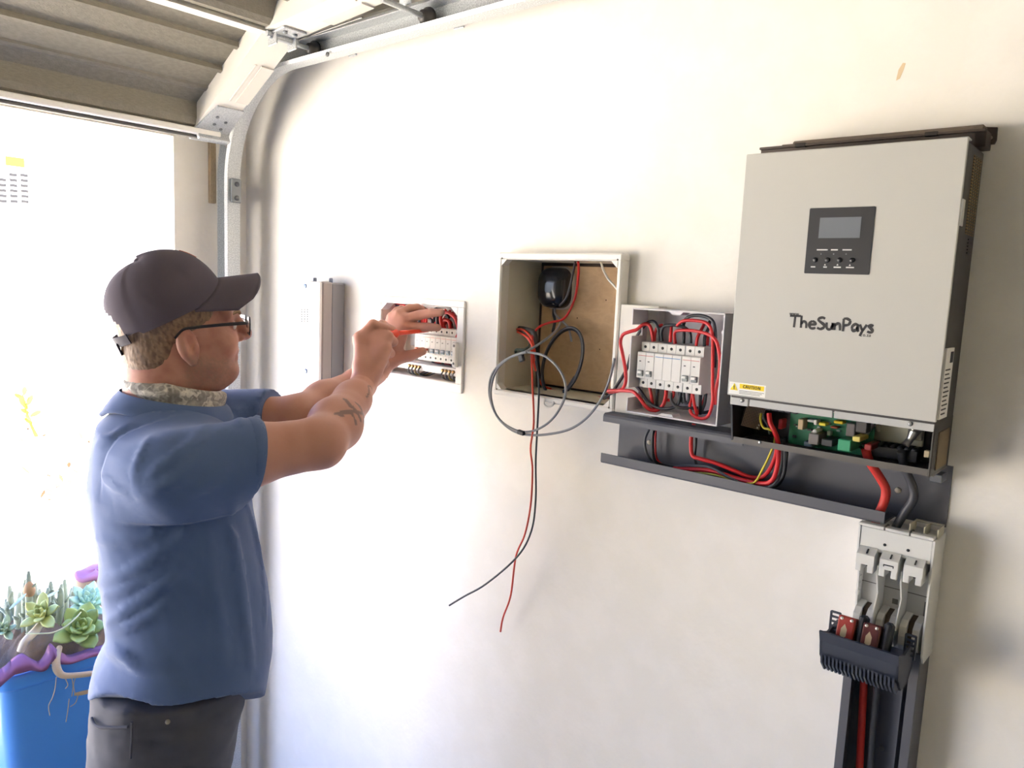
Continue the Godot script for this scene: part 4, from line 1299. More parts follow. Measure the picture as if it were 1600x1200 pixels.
	wire("red_wire", "red wire along the floor of the meter box", "wires in the meter box", red, 0.0024, zp(740, 370, k, [[400, 855, -0.075], [450, 872, -0.07], [560, 895, -0.07], [700, 912, -0.07], [770, 915, -0.05]]))
	# long loose ends hanging in front of the wall
	wire("red_wire", "long red loose wire hanging below the meter box with a free end", "loose wires", orange, 0.0021, [[830, 545, 0.012], [832, 600, 0.036], [834, 660, 0.05], [829, 700, 0.055], [832, 735, 0.055], [829, 790, 0.05], [820, 835, 0.045], [806, 870, 0.04], [798, 930, 0.03], [786, 965, 0.022], [782, 987, 0.02]])
	wire("black_wire", "long black loose wire hanging below the meter box and bending aside", "loose wires", mat("35373c", 0.5), 0.0021, [[836, 550, 0.0], [842, 600, 0.034], [840, 660, 0.048], [837, 720, 0.055], [837, 780, 0.055], [830, 830, 0.055], [808, 870, 0.055], [760, 912, 0.06], [725, 932, 0.065], [702, 946, 0.07]])
	# grey cable coil hanging out of the box
	var gc := []
	var ring_pts := [[300, 655], [400, 675], [480, 745], [520, 830], [515, 920], [460, 1020], [390, 1080], [310, 1108], [230, 1095], [150, 1040], [105, 960], [88, 870], [105, 780], [160, 715], [230, 675], [300, 655]]
	for i in ring_pts.size():
		gc.append([ring_pts[i][0], ring_pts[i][1], 0.048 + 0.0006 * i])
	for q in [[200, 690], [130, 760], [100, 850], [103, 940], [140, 1030], [220, 1100], [310, 1125], [420, 1122], [540, 1095], [630, 1040], [700, 960], [750, 870], [775, 800]]:
		gc.append([q[0], q[1], maxf(0.056 - 0.0006 * (gc.size() - 16), 0.04)])
	gc.append([790, 740, 0.036])
	gc.append([800, 690, 0.034])
	var lead := [[500, 470, -0.06], [470, 530, -0.03], [400, 590, 0.01], [320, 640, 0.034], [250, 668, 0.046]]
	var gcoil := thing("grey_cable_coil", "grey cable coiled in a loop hanging out of the meter box", "cable", pz(815, 620, 0.05) + Vector3(0, -0.08, 0))
	obj("cable", wire_mesh(zp(740, 370, k, gc), 0.0025), gry, gcoil)
	obj("cable", wire_mesh(zp(740, 370, k, lead), 0.0025), gry, gcoil)
	for q in [[272, 686, 0.052, 0.013, 0.017, 0.35], [270, 1112, 0.056, 0.018, 0.0095, -0.1]]:
		st = new_st()
		var c: Array = zp(740, 370, k, [[q[0], q[1], q[2]]])[0]
		bx(st, pz(c[0], c[1], c[2]), Vector3(q[3], q[4], 0.009), 0.002, Basis(Vector3.BACK, q[5]))
		obj("black_tape", st, mat("26262a", 0.5), gcoil)

# ---------------------------------------------------------------- recessed distribution board
func build_distribution_board() -> void:
	var white := mat("efece6", 0.5)
	var db := thing("distribution_board", "white recessed distribution board frame with its cover off", "enclosure", Vector3(-1.39, 1.467, 0.0))
	var x0 := -1.524
	var x1 := -1.253
	var y0 := 1.490
	var y1 := 1.664
	var zb := -0.08
	var st := new_st()
	b2(st, Vector3(x0, y0, zb - 0.003), Vector3(x1, y1, zb))
	obj("back", st, mat("e2d5cb", 0.6), db)
	for s in [[Vector3(x0 - 0.002, y0, zb), Vector3(x0, y1, 0.0)], [Vector3(x1, y0, zb), Vector3(x1 + 0.002, y1, 0.0)], [Vector3(x0, y0 - 0.002, zb), Vector3(x1, y0, 0.0)], [Vector3(x0, y1, zb), Vector3(x1, y1 + 0.002, 0.0)]]:
		st = new_st()
		b2(st, s[0], s[1])
		obj("wall", st, mat("e2d5cb", 0.6), db)
	st = new_st()
	b2(st, Vector3(-1.556, y1, 0.0), Vector3(-1.230, 1.680, 0.006), 0.002)
	b2(st, Vector3(-1.556, 1.467, 0.0), Vector3(-1.230, y0, 0.006), 0.002)
	b2(st, Vector3(-1.556, y0 - 0.002, 0.0), Vector3(x0, y1 + 0.002, 0.006), 0.002)
	b2(st, Vector3(x1, y0 - 0.002, 0.0), Vector3(-1.230, y1 + 0.002, 0.006), 0.002)
	for q in [[x0, y1, 1, -1], [x1, y1, -1, -1]]:
		pr(st, Vector3(q[0], q[1], -0.02), Vector3.RIGHT, Vector3.UP, Vector3.BACK, [Vector2(0, 0), Vector2(0.022 * q[2], 0), Vector2(0, 0.018 * q[3])], 0.025)
	obj("frame", st, white, db)
	st = new_st()
	b2(st, Vector3(-1.256, 1.527, 0.004), Vector3(-1.243, 1.585, 0.016), 0.002)
	var hg := obj("hinge_block", st, white, db)
	for y in [1.536, 1.577]:
		screw(hg, Vector3(-1.2495, y, 0.016), Vector3.BACK, 0.003, mat("9b9a96", 0.4, 0.4))
	# breakers
	st = new_st()
	b2(st, Vector3(x0 + 0.03, 1.556, -0.078), Vector3(x1 - 0.004, 1.590, -0.068), 0.001)
	tag(obj("mounting_rail", st, mat("b5b7b8", 0.35, 0.7)), "metal rail carrying the breakers inside the recessed distribution board", "rail")
	for k in 8:
		var orange_one: bool = k < 3
		breaker("circuit_breaker", "slim breaker with an orange lever behind the workman's thumb" if orange_one else "slim white breaker with a pale lever in the distribution board", "orange breakers in the distribution board" if orange_one else "white breakers in the distribution board", -1.268 - (7 - k) * 0.0178, 1.571, -0.068, -0.014, 1, 0.0178, {"body": "d9d5cd", "lever_colour": "d4552a" if orange_one else "e9eef0", "toggle_colour": "c9b9a6" if orange_one else "9fb0b8", "stripe": "d99a86"})
	# neutral and earth bars with coiled wire ends
	var bar := thing("terminal_bar", "long white terminal bar with brass screws at the foot of the distribution board", "terminal bar", Vector3(-1.39, 1.5, -0.02))
	st = new_st()
	b2(st, Vector3(x0 + 0.002, 1.504, -0.05), Vector3(x1 - 0.002, 1.522, -0.006), 0.002)
	obj("bar", st, mat("eae8e4", 0.45), bar)
	for c in [-1.405, -1.287]:
		for k in 4:
			st = new_st()
			lathe(st, Vector3(c - 0.018 + k * 0.012, 1.513, -0.0065), Vector3.BACK, [Vector2(0, 0), Vector2(0.0042, 0), Vector2(0.0042, 0.004), Vector2(0.003, 0.005), Vector2(0, 0.005)], 10)
			obj("brass_screw", st, mat("a98350", 0.35, 0.7), bar)
	var red := mat("d02a28", 0.42)
	var blk := mat("3a3136", 0.5)
	var gry := mat("8e8a8c", 0.5)
	var g := "wires in the distribution board"
	for c in [-1.405, -1.287]:
		for k in 4:
			st = new_st()
			var x: float = c - 0.016 + k * 0.012
			tb(st, [Vector3(x, 1.513, -0.004), Vector3(x + 0.001, 1.503, 0.001), Vector3(x + 0.003, 1.494, -0.006), Vector3(x + 0.006, 1.492, -0.03), Vector3(x + 0.006, 1.50, -0.06)], 0.0018, 6)
			tag(obj("bar_wire", st, mat(["6d6a60", "55606a", "8a7a3c", "5d5f5f"][k], 0.5)), "thin looped wire tail at the white terminal bar", "wire", "wire tails at the terminal bar")
	# top loops; crop of the photograph at (580, 455), 10 times
	for pts in [
		[[205, 470, -0.03], [195, 330, -0.03], [240, 190, -0.03], [330, 165, -0.032], [450, 195, -0.035], [560, 250, -0.04], [640, 330, -0.05]],
		[[290, 420, -0.05], [300, 330, -0.05], [340, 280, -0.05], [420, 260, -0.055]],
		[[700, 280, -0.045], [800, 225, -0.04], [900, 200, -0.04], [1060, 225, -0.045]],
		[[1120, 590, -0.03], [1085, 440, -0.02], [1110, 350, -0.018], [1210, 340, -0.018], [1310, 420, -0.02], [1355, 560, -0.024], [1360, 640, -0.03]],
		[[1150, 590, -0.03], [1130, 500, -0.028], [1160, 450, -0.026], [1220, 480, -0.028], [1235, 590, -0.03]],
		[[1385, 650, -0.01], [1340, 720, -0.01], [1330, 850, -0.02], [1345, 1000, -0.03]]]:
		wire("red_wire", "red wire looping inside the distribution board", g, red, 0.0042, zp(580, 455, 10, pts))
	for pts in [
		[[235, 480, -0.04], [230, 340, -0.04], [290, 240, -0.04], [420, 210, -0.045], [560, 210, -0.05]],
		[[262, 500, -0.045], [265, 380, -0.045], [310, 280, -0.045], [400, 235, -0.05]],
		[[600, 195, -0.04], [760, 205, -0.04], [1000, 240, -0.036], [1200, 255, -0.03], [1330, 330, -0.03], [1385, 450, -0.035]],
		[[1210, 590, -0.04], [1220, 490, -0.036], [1260, 430, -0.036], [1300, 500, -0.036], [1310, 600, -0.04]]]:
		wire("grey_wire", "grey wire looping inside the distribution board", g, gry, 0.004, zp(580, 455, 10, pts))
	for pts in [
		[[1010, 270, -0.03], [1030, 360, -0.024], [1035, 470, -0.024], [1040, 590, -0.03]],
		[[1055, 300, -0.034], [1070, 420, -0.03], [1075, 590, -0.034]],
		[[620, 1110, -0.06], [640, 1060, -0.05], [660, 1020, -0.05]]]:
		wire("black_wire", "black wire beside the fingers inside the distribution board", g, blk, 0.0045, zp(580, 455, 10, pts))
	var rng := RandomNumberGenerator.new()
	rng.seed = 12
	for i in 15:
		var a := Vector3(rng.randf_range(-1.51, -1.27), 1.612, rng.randf_range(-0.07, -0.045))
		var b := a + Vector3(rng.randf_range(-0.06, 0.06), 0.0, rng.randf_range(-0.012, 0.012))
		b.x = clampf(b.x, -1.515, -1.262)
		var top := rng.randf_range(1.632, 1.655)
		st = new_st()
		tb(st, [a, Vector3(a.x, lerpf(1.612, top, 0.7), a.z), Vector3((a.x + b.x) / 2, top, (a.z + b.z) / 2 + 0.008), Vector3(b.x, lerpf(1.612, top, 0.7), b.z), Vector3(b.x, 1.60, b.z)], 0.0034, 7)
		var red_one: bool = i % 5 < 3
		tag(obj("red_wire" if red_one else "black_wire", st, red if red_one else blk), ("red" if red_one else "black") + " wire arched over the breakers in the distribution board", "wire", "wires arched over the breakers")
	for i in 12:
		var x := -1.395 + i * 0.0115
		st = new_st()
		tb(st, [Vector3(x, 1.536, -0.045), Vector3(x + 0.002, 1.528, -0.05), Vector3(x + 0.003, 1.515, -0.062), Vector3(x, 1.50, -0.066)], 0.0032, 6)
		if i % 3 == 0:
			tag(obj("black_wire", st, blk), "black wire dropping from the breakers behind the terminal bar", "wire", "wires below the breakers")
		else:
			tag(obj("red_wire", st, red), "red wire dropping from the breakers behind the terminal bar", "wire", "wires below the breakers")
	for i in 7:
		var x := -1.375 + i * 0.0165
		st = new_st()
		tb(st, [Vector3(x, 1.607, -0.04), Vector3(x - 0.002, 1.62, -0.045), Vector3(x + 0.004, 1.638, -0.058), Vector3(x + 0.012, 1.655, -0.066)], 0.0034, 6)
		tag(obj("red_wire", st, red), "red wire rising from the breakers to the top of the distribution board", "wire", "wires above the breakers")

# ---------------------------------------------------------------- grey box near the corner
func build_alarm_box() -> void:
	var xr := -1.676
	var xl := -1.79
	var y1 := 1.709
	var y0 := 1.40
	var ab := thing("power_supply_box", "tall white-fronted grey box on the wall beside the garage door track", "box", Vector3(-1.73, y0, 0.0))
	var st := new_st()
	b2(st, Vector3(xl, y0, 0.0), Vector3(xr - 0.002, y1 - 0.002, 0.045), 0.004)
	obj("base", st, mat("8e8f92", 0.5), ab)
	st = new_st()
	b2(st, Vector3(xl - 0.002, y0 - 0.002, 0.042), Vector3(xr, y1, 0.074), 0.004)
	obj("side_cover", st, mat("a59d99", 0.5), ab)
	st = new_st()
	b2(st, Vector3(xl - 0.001, y0 - 0.001, 0.073), Vector3(xr - 0.001, y1 - 0.001, 0.081), 0.003)
	var fr := obj("front_panel", st, mat("eeece8", 0.5), ab)
	for q in [[477, 447], [478, 580]]:
		st = new_st()
		lathe(st, pz(q[0], q[1], 0.081), Vector3.BACK, [Vector2(0, -0.001), Vector2(0.0065, -0.001), Vector2(0.0065, 0.0015), Vector2(0.004, 0.002), Vector2(0, 0.002)], 12)
		obj("screw", st, mat("5f6f8a", 0.4, 0.4), fr)
	st = new_st()
	for c in 3:
		for r in 6:
			var p := pz(471.5 + c * 4.6, 484 + r * 3.6, 0.081)
			bx(st, p, Vector3(0.0048, 0.003, 0.001))
	var o := obj("louvre_slots", st, mat("3c3d40", 0.8), fr)
	o.set_meta("kind", "stuff")
	st = new_st()
	bx(st, pz(468.5, 466, 0.081), Vector3(0.0016, 0.022, 0.001))
	obj("slit", st, mat("55565a", 0.8), fr)
	st = new_st()
	bx(st, pz(472, 540, 0.081), Vector3(0.012, 0.005, 0.001))
	obj("logo_mark", st, mat("86c6d6", 0.6), fr)
	for q in [[492, 434, 0.05], [517, 439, 0.02]]:
		st = new_st()
		var p := pz(q[0], q[1], q[2])
		bx(st, Vector3(p.x, y1 + 0.003, q[2]), Vector3(0.007, 0.014, 0.01), 0.002)
		obj("latch", st, mat("7b8296", 0.5), ab)

# ---------------------------------------------------------------- fields meshed as surface nets
class Shell:
	var v := PackedVector3Array()
	var n := PackedVector3Array()
	var c := PackedColorArray()
	var ix := PackedInt32Array()
	func mesh() -> ArrayMesh:
		var a := []
		a.resize(Mesh.ARRAY_MAX)
		a[Mesh.ARRAY_VERTEX] = v
		a[Mesh.ARRAY_NORMAL] = n
		a[Mesh.ARRAY_COLOR] = c
		a[Mesh.ARRAY_INDEX] = ix
		var m := ArrayMesh.new()
		m.add_surface_from_arrays(Mesh.PRIMITIVE_TRIANGLES, a)
		return m

class Field:
	var o: Vector3
	var h: float
	var nx: int
	var ny: int
	var nz: int
	var d := PackedFloat32Array()
	func _init(lo: Vector3, hi: Vector3, cell: float) -> void:
		o = lo
		h = cell
		nx = int((hi.x - lo.x) / h) + 2
		ny = int((hi.y - lo.y) / h) + 2
		nz = int((hi.z - lo.z) / h) + 2
		d.resize(nx * ny * nz)
		d.fill(1.0)
	func span(lo: Vector3, hi: Vector3) -> Array:
		var a := (lo - o) / h
		var b := (hi - o) / h
		return [clampi(int(a.x), 0, nx - 1), clampi(int(b.x) + 1, 0, nx - 1), clampi(int(a.y), 0, ny - 1), clampi(int(b.y) + 1, 0, ny - 1), clampi(int(a.z), 0, nz - 1), clampi(int(b.z) + 1, 0, nz - 1)]
	static func smin(a: float, b: float, k: float) -> float:
		if k <= 0.0:
			return minf(a, b)
		var t := clampf(0.5 + 0.5 * (b - a) / k, 0.0, 1.0)
		return lerpf(b, a, t) - k * t * (1.0 - t)
	# tapered capsule
	func cap(a: Vector3, b: Vector3, ra: float, rb: float, k: float) -> void:
		var m := maxf(ra, rb) + k + 2.0 * h
		var s := span(a.min(b) - Vector3(m, m, m), a.max(b) + Vector3(m, m, m))
		var ba := b - a
		var bb := maxf(ba.length_squared(), 1e-9)
		for z in range(s[4], s[5] + 1):
			for y in range(s[2], s[3] + 1):
				var at := (z * ny + y) * nx
				for x in range(s[0], s[1] + 1):
					var pa := o + Vector3(x, y, z) * h - a
					var t := clampf(pa.dot(ba) / bb, 0.0, 1.0)
					var e := (pa - ba * t).length() - lerpf(ra, rb, t)
					if e < m:
						d[at + x] = smin(d[at + x], e, k)
	# ellipsoid; carve > 0 digs it out instead
	func ell(c: Vector3, r: Vector3, k: float, b := Basis(), carve := false) -> void:
		var big := maxf(r.x, maxf(r.y, r.z)) + k + 2.0 * h
		var s := span(c - Vector3(big, big, big), c + Vector3(big, big, big))
		var bt := b.transposed()
		var ir := Vector3.ONE / r
		for z in range(s[4], s[5] + 1):
			for y in range(s[2], s[3] + 1):
				var at := (z * ny + y) * nx
				for x in range(s[0], s[1] + 1):
					var q := bt * (o + Vector3(x, y, z) * h - c)
					var k0 := (q * ir).length()
					var k1 := maxf((q * ir * ir).length(), 1e-6)
					var e := k0 * (k0 - 1.0) / k1
					if carve:
						d[at + x] = -smin(-d[at + x], e, k)
					else:
						d[at + x] = smin(d[at + x], e, k)
	func at_(p: Vector3) -> float:
		var q := (p - o) / h
		if q.x < 0 or q.y < 0 or q.z < 0 or q.x > nx - 1 or q.y > ny - 1 or q.z > nz - 1:
			return 1.0
		return d[(int(q.z + 0.5) * ny + int(q.y + 0.5)) * nx + int(q.x + 0.5)]
	# a raised fold along a line lying on the surface
	func fold(pts: Array, w: float, amp: float, disp: PackedFloat32Array) -> void:
		for i in pts.size() - 1:
			var a: Vector3 = pts[i]
			var b: Vector3 = pts[i + 1]
			var m := w * 2.6
			var s := span(a.min(b) - Vector3(m, m, m), a.max(b) + Vector3(m, m, m))
			var ba := b - a
			var bb := maxf(ba.length_squared(), 1e-9)
			for z in range(s[4], s[5] + 1):
				for y in range(s[2], s[3] + 1):
					var at := (z * ny + y) * nx
					for x in range(s[0], s[1] + 1):
						if absf(d[at + x]) > 0.05:
							continue
						var pa := o + Vector3(x, y, z) * h - a
						var t := clampf(pa.dot(ba) / bb, 0.0, 1.0)
						var e := (pa - ba * t).length() / w
						var f := (float(i) + t) / (pts.size() - 1)
						disp[at + x] = maxf(disp[at + x], amp * exp(-e * e) * sin(PI * clampf(f * 0.9 + 0.08, 0.0, 1.0)))
	# any other distance, given as a function of the point and the value so far
	func with_(f: Callable, lo: Vector3, hi: Vector3, band := 1.0) -> void:
		var s := span(lo, hi)
		for z in range(s[4], s[5] + 1):
			for y in range(s[2], s[3] + 1):
				var at := (z * ny + y) * nx
				for x in range(s[0], s[1] + 1):
					if absf(d[at + x]) <= band:
						d[at + x] = f.call(o + Vector3(x, y, z) * h, d[at + x])
	func skin(to: Shell, xf: Transform3D, col: Callable) -> void:
		var map := PackedInt32Array()
		map.resize(nx * ny * nz)
		map.fill(-1)
		var sy := nx
		var sz := nx * ny
		var lim := 4.0 * h
		var cells := PackedInt32Array()
		for z in nz - 1:
			for y in ny - 1:
				var row := (z * ny + y) * nx
				for x in nx - 1:
					var i := row + x
					var d0 := d[i]
					if absf(d0) > lim:
						continue
					var d1 := d[i + 1]
					var d2 := d[i + sy]
					var d3 := d[i + sy + 1]
					var d4 := d[i + sz]
					var d5 := d[i + sz + 1]
					var d6 := d[i + sz + sy]
					var d7 := d[i + sz + sy + 1]
					var neg := int(d0 < 0.0) + int(d1 < 0.0) + int(d2 < 0.0) + int(d3 < 0.0) + int(d4 < 0.0) + int(d5 < 0.0) + int(d6 < 0.0) + int(d7 < 0.0)
					if neg == 0 or neg == 8:
						continue
					var sum := Vector3.ZERO
					var cnt := 0
					if (d0 < 0.0) != (d1 < 0.0): sum += Vector3(d0 / (d0 - d1), 0, 0); cnt += 1
					if (d2 < 0.0) != (d3 < 0.0): sum += Vector3(d2 / (d2 - d3), 1, 0); cnt += 1
					if (d4 < 0.0) != (d5 < 0.0): sum += Vector3(d4 / (d4 - d5), 0, 1); cnt += 1
					if (d6 < 0.0) != (d7 < 0.0): sum += Vector3(d6 / (d6 - d7), 1, 1); cnt += 1
					if (d0 < 0.0) != (d2 < 0.0): sum += Vector3(0, d0 / (d0 - d2), 0); cnt += 1
					if (d1 < 0.0) != (d3 < 0.0): sum += Vector3(1, d1 / (d1 - d3), 0); cnt += 1
					if (d4 < 0.0) != (d6 < 0.0): sum += Vector3(0, d4 / (d4 - d6), 1); cnt += 1
					if (d5 < 0.0) != (d7 < 0.0): sum += Vector3(1, d5 / (d5 - d7), 1); cnt += 1
					if (d0 < 0.0) != (d4 < 0.0): sum += Vector3(0, 0, d0 / (d0 - d4)); cnt += 1
					if (d1 < 0.0) != (d5 < 0.0): sum += Vector3(1, 0, d1 / (d1 - d5)); cnt += 1
					if (d2 < 0.0) != (d6 < 0.0): sum += Vector3(0, 1, d2 / (d2 - d6)); cnt += 1
					if (d3 < 0.0) != (d7 < 0.0): sum += Vector3(1, 1, d3 / (d3 - d7)); cnt += 1
					var p := o + (Vector3(x, y, z) + sum / cnt) * h
					var g := Vector3(d1 + d3 + d5 + d7 - d0 - d2 - d4 - d6, d2 + d3 + d6 + d7 - d0 - d1 - d4 - d5, d4 + d5 + d6 + d7 - d0 - d1 - d2 - d3)
					map[i] = to.v.size()
					cells.append(i)
					to.v.append(xf * p)
					to.n.append((xf.basis * g).normalized())
					to.c.append(col.call(p))
		var strides := [1, sy, sz]
		for i in cells:
			for ax in 3:
				var a: int = strides[ax]
				var b: int = strides[(ax + 1) % 3]
				var e: int = strides[(ax + 2) % 3]
				if (d[i] < 0.0) == (d[i + a] < 0.0) or i - b - e < 0:
					continue
				var q0 := map[i]
				var q1 := map[i - b]
				var q2 := map[i - b - e]
				var q3 := map[i - e]
				if q1 < 0 or q2 < 0 or q3 < 0:
					continue
				# clockwise seen from outside
				if d[i] < 0.0:
					to.ix.append_array(PackedInt32Array([q0, q2, q1, q0, q3, q2]))
				else:
					to.ix.append_array(PackedInt32Array([q0, q1, q2, q0, q2, q3]))

# ---------------------------------------------------------------- the workman
const AXIS := Vector3(-1.395, 0, 0.61)
var face_dir := Vector3(0.42235, 0, -0.90643)   # the way the body faces
var body_right := Vector3(0.90643, 0, 0.42235)

func lin(hex: String) -> Color:
	return Color.html(hex).srgb_to_linear()

func skin_mat(rough := 0.55) -> StandardMaterial3D:
	var m := StandardMaterial3D.new()
	m.vertex_color_use_as_albedo = true
	m.roughness = rough
	return m

func build_person() -> void:
	var man := thing("person", "man in navy polo shirt and black cap working on the distribution board", "person", AXIS)
	var flesh := lin("c08c79")
	var flesh_red := lin("ad7467")
	var noise := FastNoiseLite.new()
	noise.seed = 9
	noise.frequency = 1.0
	# joints
	var sr := AXIS + body_right * 0.178 + Vector3(0, 1.395, 0) - face_dir * 0.012
	var sl := AXIS - body_right * 0.178 + Vector3(0, 1.40, 0) + face_dir * 0.01
	var er := pd(500, 692, 1.455)
	var el := pd(468, 652, 1.60)
	var wr := pz(567, 602, 0.215)
	var wl := pz(588, 583, 0.105)
	var skin := Shell.new()
	# ---- hidden trunk and legs
	var f := Field.new(Vector3(-1.75, 0.02, 0.3), Vector3(-1.05, 1.56, 0.95), 0.02)
	f.cap(AXIS + Vector3(0, 1.0, 0), AXIS + Vector3(0, 1.36, 0), 0.11, 0.11, 0.05)
	f.cap(AXIS + body_right * 0.11 + Vector3(0, 1.37, 0), AXIS - body_right * 0.11 + Vector3(0, 1.37, 0), 0.05, 0.05, 0.04)
	f.cap(AXIS + Vector3(0, 1.36, 0), AXIS + Vector3(0, 1.48, 0), 0.06, 0.035, 0.02)
	for s in [-1, 1]:
		f.cap(AXIS + body_right * 0.085 * s + Vector3(0, 0.9, 0), AXIS + body_right * 0.1 * s + Vector3(0, 0.5, 0), 0.075, 0.05, 0.04)
		f.cap(AXIS + body_right * 0.1 * s + Vector3(0, 0.5, 0), AXIS + body_right * 0.11 * s + Vector3(0, 0.08, 0), 0.05, 0.035, 0.02)
	f.skin(skin, Transform3D(), func(_p): return flesh)
	# ---- right arm and fist
	f = Field.new(Vector3(-1.40, 1.30, 0.12), Vector3(-1.05, 1.60, 0.74), 0.0036)
	f.cap(sr.lerp(er, 0.2), sr.lerp(er, 0.5), 0.046, 0.053, 0.02)
	f.cap(sr.lerp(er, 0.5), er, 0.053, 0.046, 0.03)
	var fore := (wr - er)
	f.cap(er, er + fore * 0.32 + Vector3(0, -0.004, 0), 0.043, 0.050, 0.02)
	f.cap(er + fore * 0.32 + Vector3(0, -0.004, 0), er + fore * 0.72, 0.050, 0.0365, 0.02)
	f.cap(er + fore * 0.72, wr, 0.0365, 0.0285, 0.02)
	f.skin(skin, Transform3D(), arm_colour.bind(er, wr, flesh, noise))
	f = Field.new(pz(567, 602, 0.22) - Vector3(0.09, 0.05, 0.13), pz(600, 500, 0.13) + Vector3(0.09, 0.04, 0.13), 0.0026)
	f.cap(wr + (er - wr).normalized() * 0.05, wr, 0.0305, 0.0275, 0.01)
	var rm := [[597, 509, 0.146], [606, 526, 0.150], [603, 545, 0.164], [594, 561, 0.178]]
	var rp := [[612, 516, 0.124], [615, 534, 0.130], [610, 552, 0.144], [601, 568, 0.162]]
	var rd := [[603, 523, 0.112], [602, 540, 0.116], [597, 556, 0.130], [588, 570, 0.146]]
	var rt := [[588, 522, 0.118], [588, 540, 0.122], [585, 556, 0.138], [578, 570, 0.154]]
	for i in 4:
		var m := pz(rm[i][0], rm[i][1], rm[i][2])
		var p := pz(rp[i][0], rp[i][1], rp[i][2])
		var q := pz(rd[i][0], rd[i][1], rd[i][2])
		var t := pz(rt[i][0], rt[i][1], rt[i][2])
		f.cap(wr, m, 0.023, 0.0135, 0.012)
		f.cap(m, p, 0.0122, 0.0106, 0.002)
		f.cap(p, q, 0.0104, 0.0096, 0.001)
		f.cap(q, t, 0.0094, 0.008, 0.0025)
	var th := [pz(566, 572, 0.210), pz(563, 530, 0.192), pz(583, 507, 0.168), pz(604, 513, 0.146)]
	f.cap(wr, th[0], 0.022, 0.02, 0.01)
	f.cap(th[0], th[1], 0.019, 0.0145, 0.012)
	f.cap(th[1], th[2], 0.0135, 0.0115, 0.006)
	f.cap(th[2], th[3], 0.0115, 0.009, 0.003)
	f.cap(th[1], pz(594, 532, 0.160), 0.014, 0.018, 0.012)
	f.skin(skin, Transform3D(), hand_colour.bind(flesh, noise))
	# ---- left arm and open hand
	f = Field.new(Vector3(-1.62, 1.36, 0.06), Vector3(-1.24, 1.62, 0.60), 0.0045)
	f.cap(sl, sl.lerp(el, 0.5), 0.056, 0.05, 0.02)
	f.cap(sl.lerp(el, 0.5), el, 0.05, 0.043, 0.02)
	fore = wl - el
	f.cap(el, el + fore * 0.3, 0.042, 0.044, 0.02)
	f.cap(el + fore * 0.3, el + fore * 0.72, 0.044, 0.033, 0.02)
	f.cap(el + fore * 0.72, wl, 0.033, 0.027, 0.02)
	f.skin(skin, Transform3D(), hand_colour.bind(flesh, noise))
	f = Field.new(Vector3(-1.47, 1.49, -0.02), Vector3(-1.26, 1.70, 0.17), 0.0026)
	f.cap(wl + (el - wl).normalized() * 0.05, wl, 0.0295, 0.0265, 0.01)
	var fingers := [
		[[631, 513, 0.058], [653, 511, 0.034], [670, 511, 0.024], [684, 512, 0.017], 0.0112],
		[[632, 499, 0.054], [656, 492, 0.032], [675, 489, 0.020], [689, 488, 0.012], 0.0115],
		[[623, 491, 0.058], [640, 482, 0.034], [652, 481, 0.018], [661, 484, 0.008], 0.0108],
		[[612, 496, 0.064], [620, 486, 0.042], [627, 483, 0.028], [635, 484, 0.018], 0.0098]]
	for g in fingers:
		var j := []
		for q in 4:
			j.append(pz(g[q][0], g[q][1], g[q][2]))
		var r: float = g[4]
		f.cap(wl, j[0], 0.020, r * 1.25, 0.012)
		f.cap(j[0], j[1], r * 1.12, r, 0.004)
		f.cap(j[1], j[2], r, r * 0.92, 0.002)
		f.cap(j[2], j[3], r * 0.92, r * 0.78, 0.002)
	var lt := [pz(598, 571, 0.092), pz(614, 562, 0.076), pz(640, 556, 0.050), pz(660, 549, 0.034)]
	f.cap(wl, lt[0], 0.022, 0.02, 0.01)
	f.cap(lt[0], lt[1], 0.019, 0.0155, 0.012)
	f.cap(lt[1], lt[2], 0.0155, 0.0132, 0.006)
	f.cap(lt[2], lt[3], 0.0132, 0.010, 0.003)
	f.cap(lt[1], pz(624, 530, 0.066), 0.014, 0.014, 0.014)
	f.skin(skin, Transform3D(), hand_colour.bind(flesh, noise))
	# ---- head, in its own frame: x right, y up, -z forward
	var hy := deg_to_rad(-21.0)
	var head := Transform3D(Basis(Vector3.UP, hy), pd(285, 505, 1.57))
	f = Field.new(Vector3(-0.105, -0.215, -0.14), Vector3(0.105, 0.14, 0.125), 0.0034)
	f.ell(Vector3(0, 0.03, 0.02), Vector3(0.075, 0.092, 0.096), 0.0)
	f.ell(Vector3(0, -0.03, -0.035), Vector3(0.060, 0.082, 0.062), 0.03)
	f.ell(Vector3(0, -0.078, -0.030), Vector3(0.056, 0.042, 0.058), 0.025)
	f.ell(Vector3(0, -0.092, -0.076), Vector3(0.026, 0.022, 0.024), 0.02)
	f.ell(Vector3(0, -0.108, -0.028), Vector3(0.046, 0.028, 0.050), 0.02)
	f.cap(Vector3(0, -0.05, 0.035), Vector3(0, -0.21, 0.042), 0.062, 0.068, 0.03)
	for s in [-1, 1]:
		f.ell(Vector3(0.036 * s, -0.034, -0.068), Vector3(0.024, 0.024, 0.024), 0.02)
		f.cap(Vector3(0.012 * s, 0.021, -0.088), Vector3(0.045 * s, 0.021, -0.073), 0.012, 0.011, 0.012)
		f.ell(Vector3(0.031 * s, 0.0, -0.102), Vector3(0.018, 0.011, 0.014), 0.008, Basis(), true)
		f.ell(Vector3(0.031 * s, -0.001, -0.080), Vector3(0.0125, 0.0115, 0.0125), 0.001)
	f.cap(Vector3(0, 0.012, -0.094), Vector3(0, -0.016, -0.112), 0.009, 0.0125, 0.008)
	f.ell(Vector3(0, -0.020, -0.110), Vector3(0.0125, 0.011, 0.0125), 0.006)
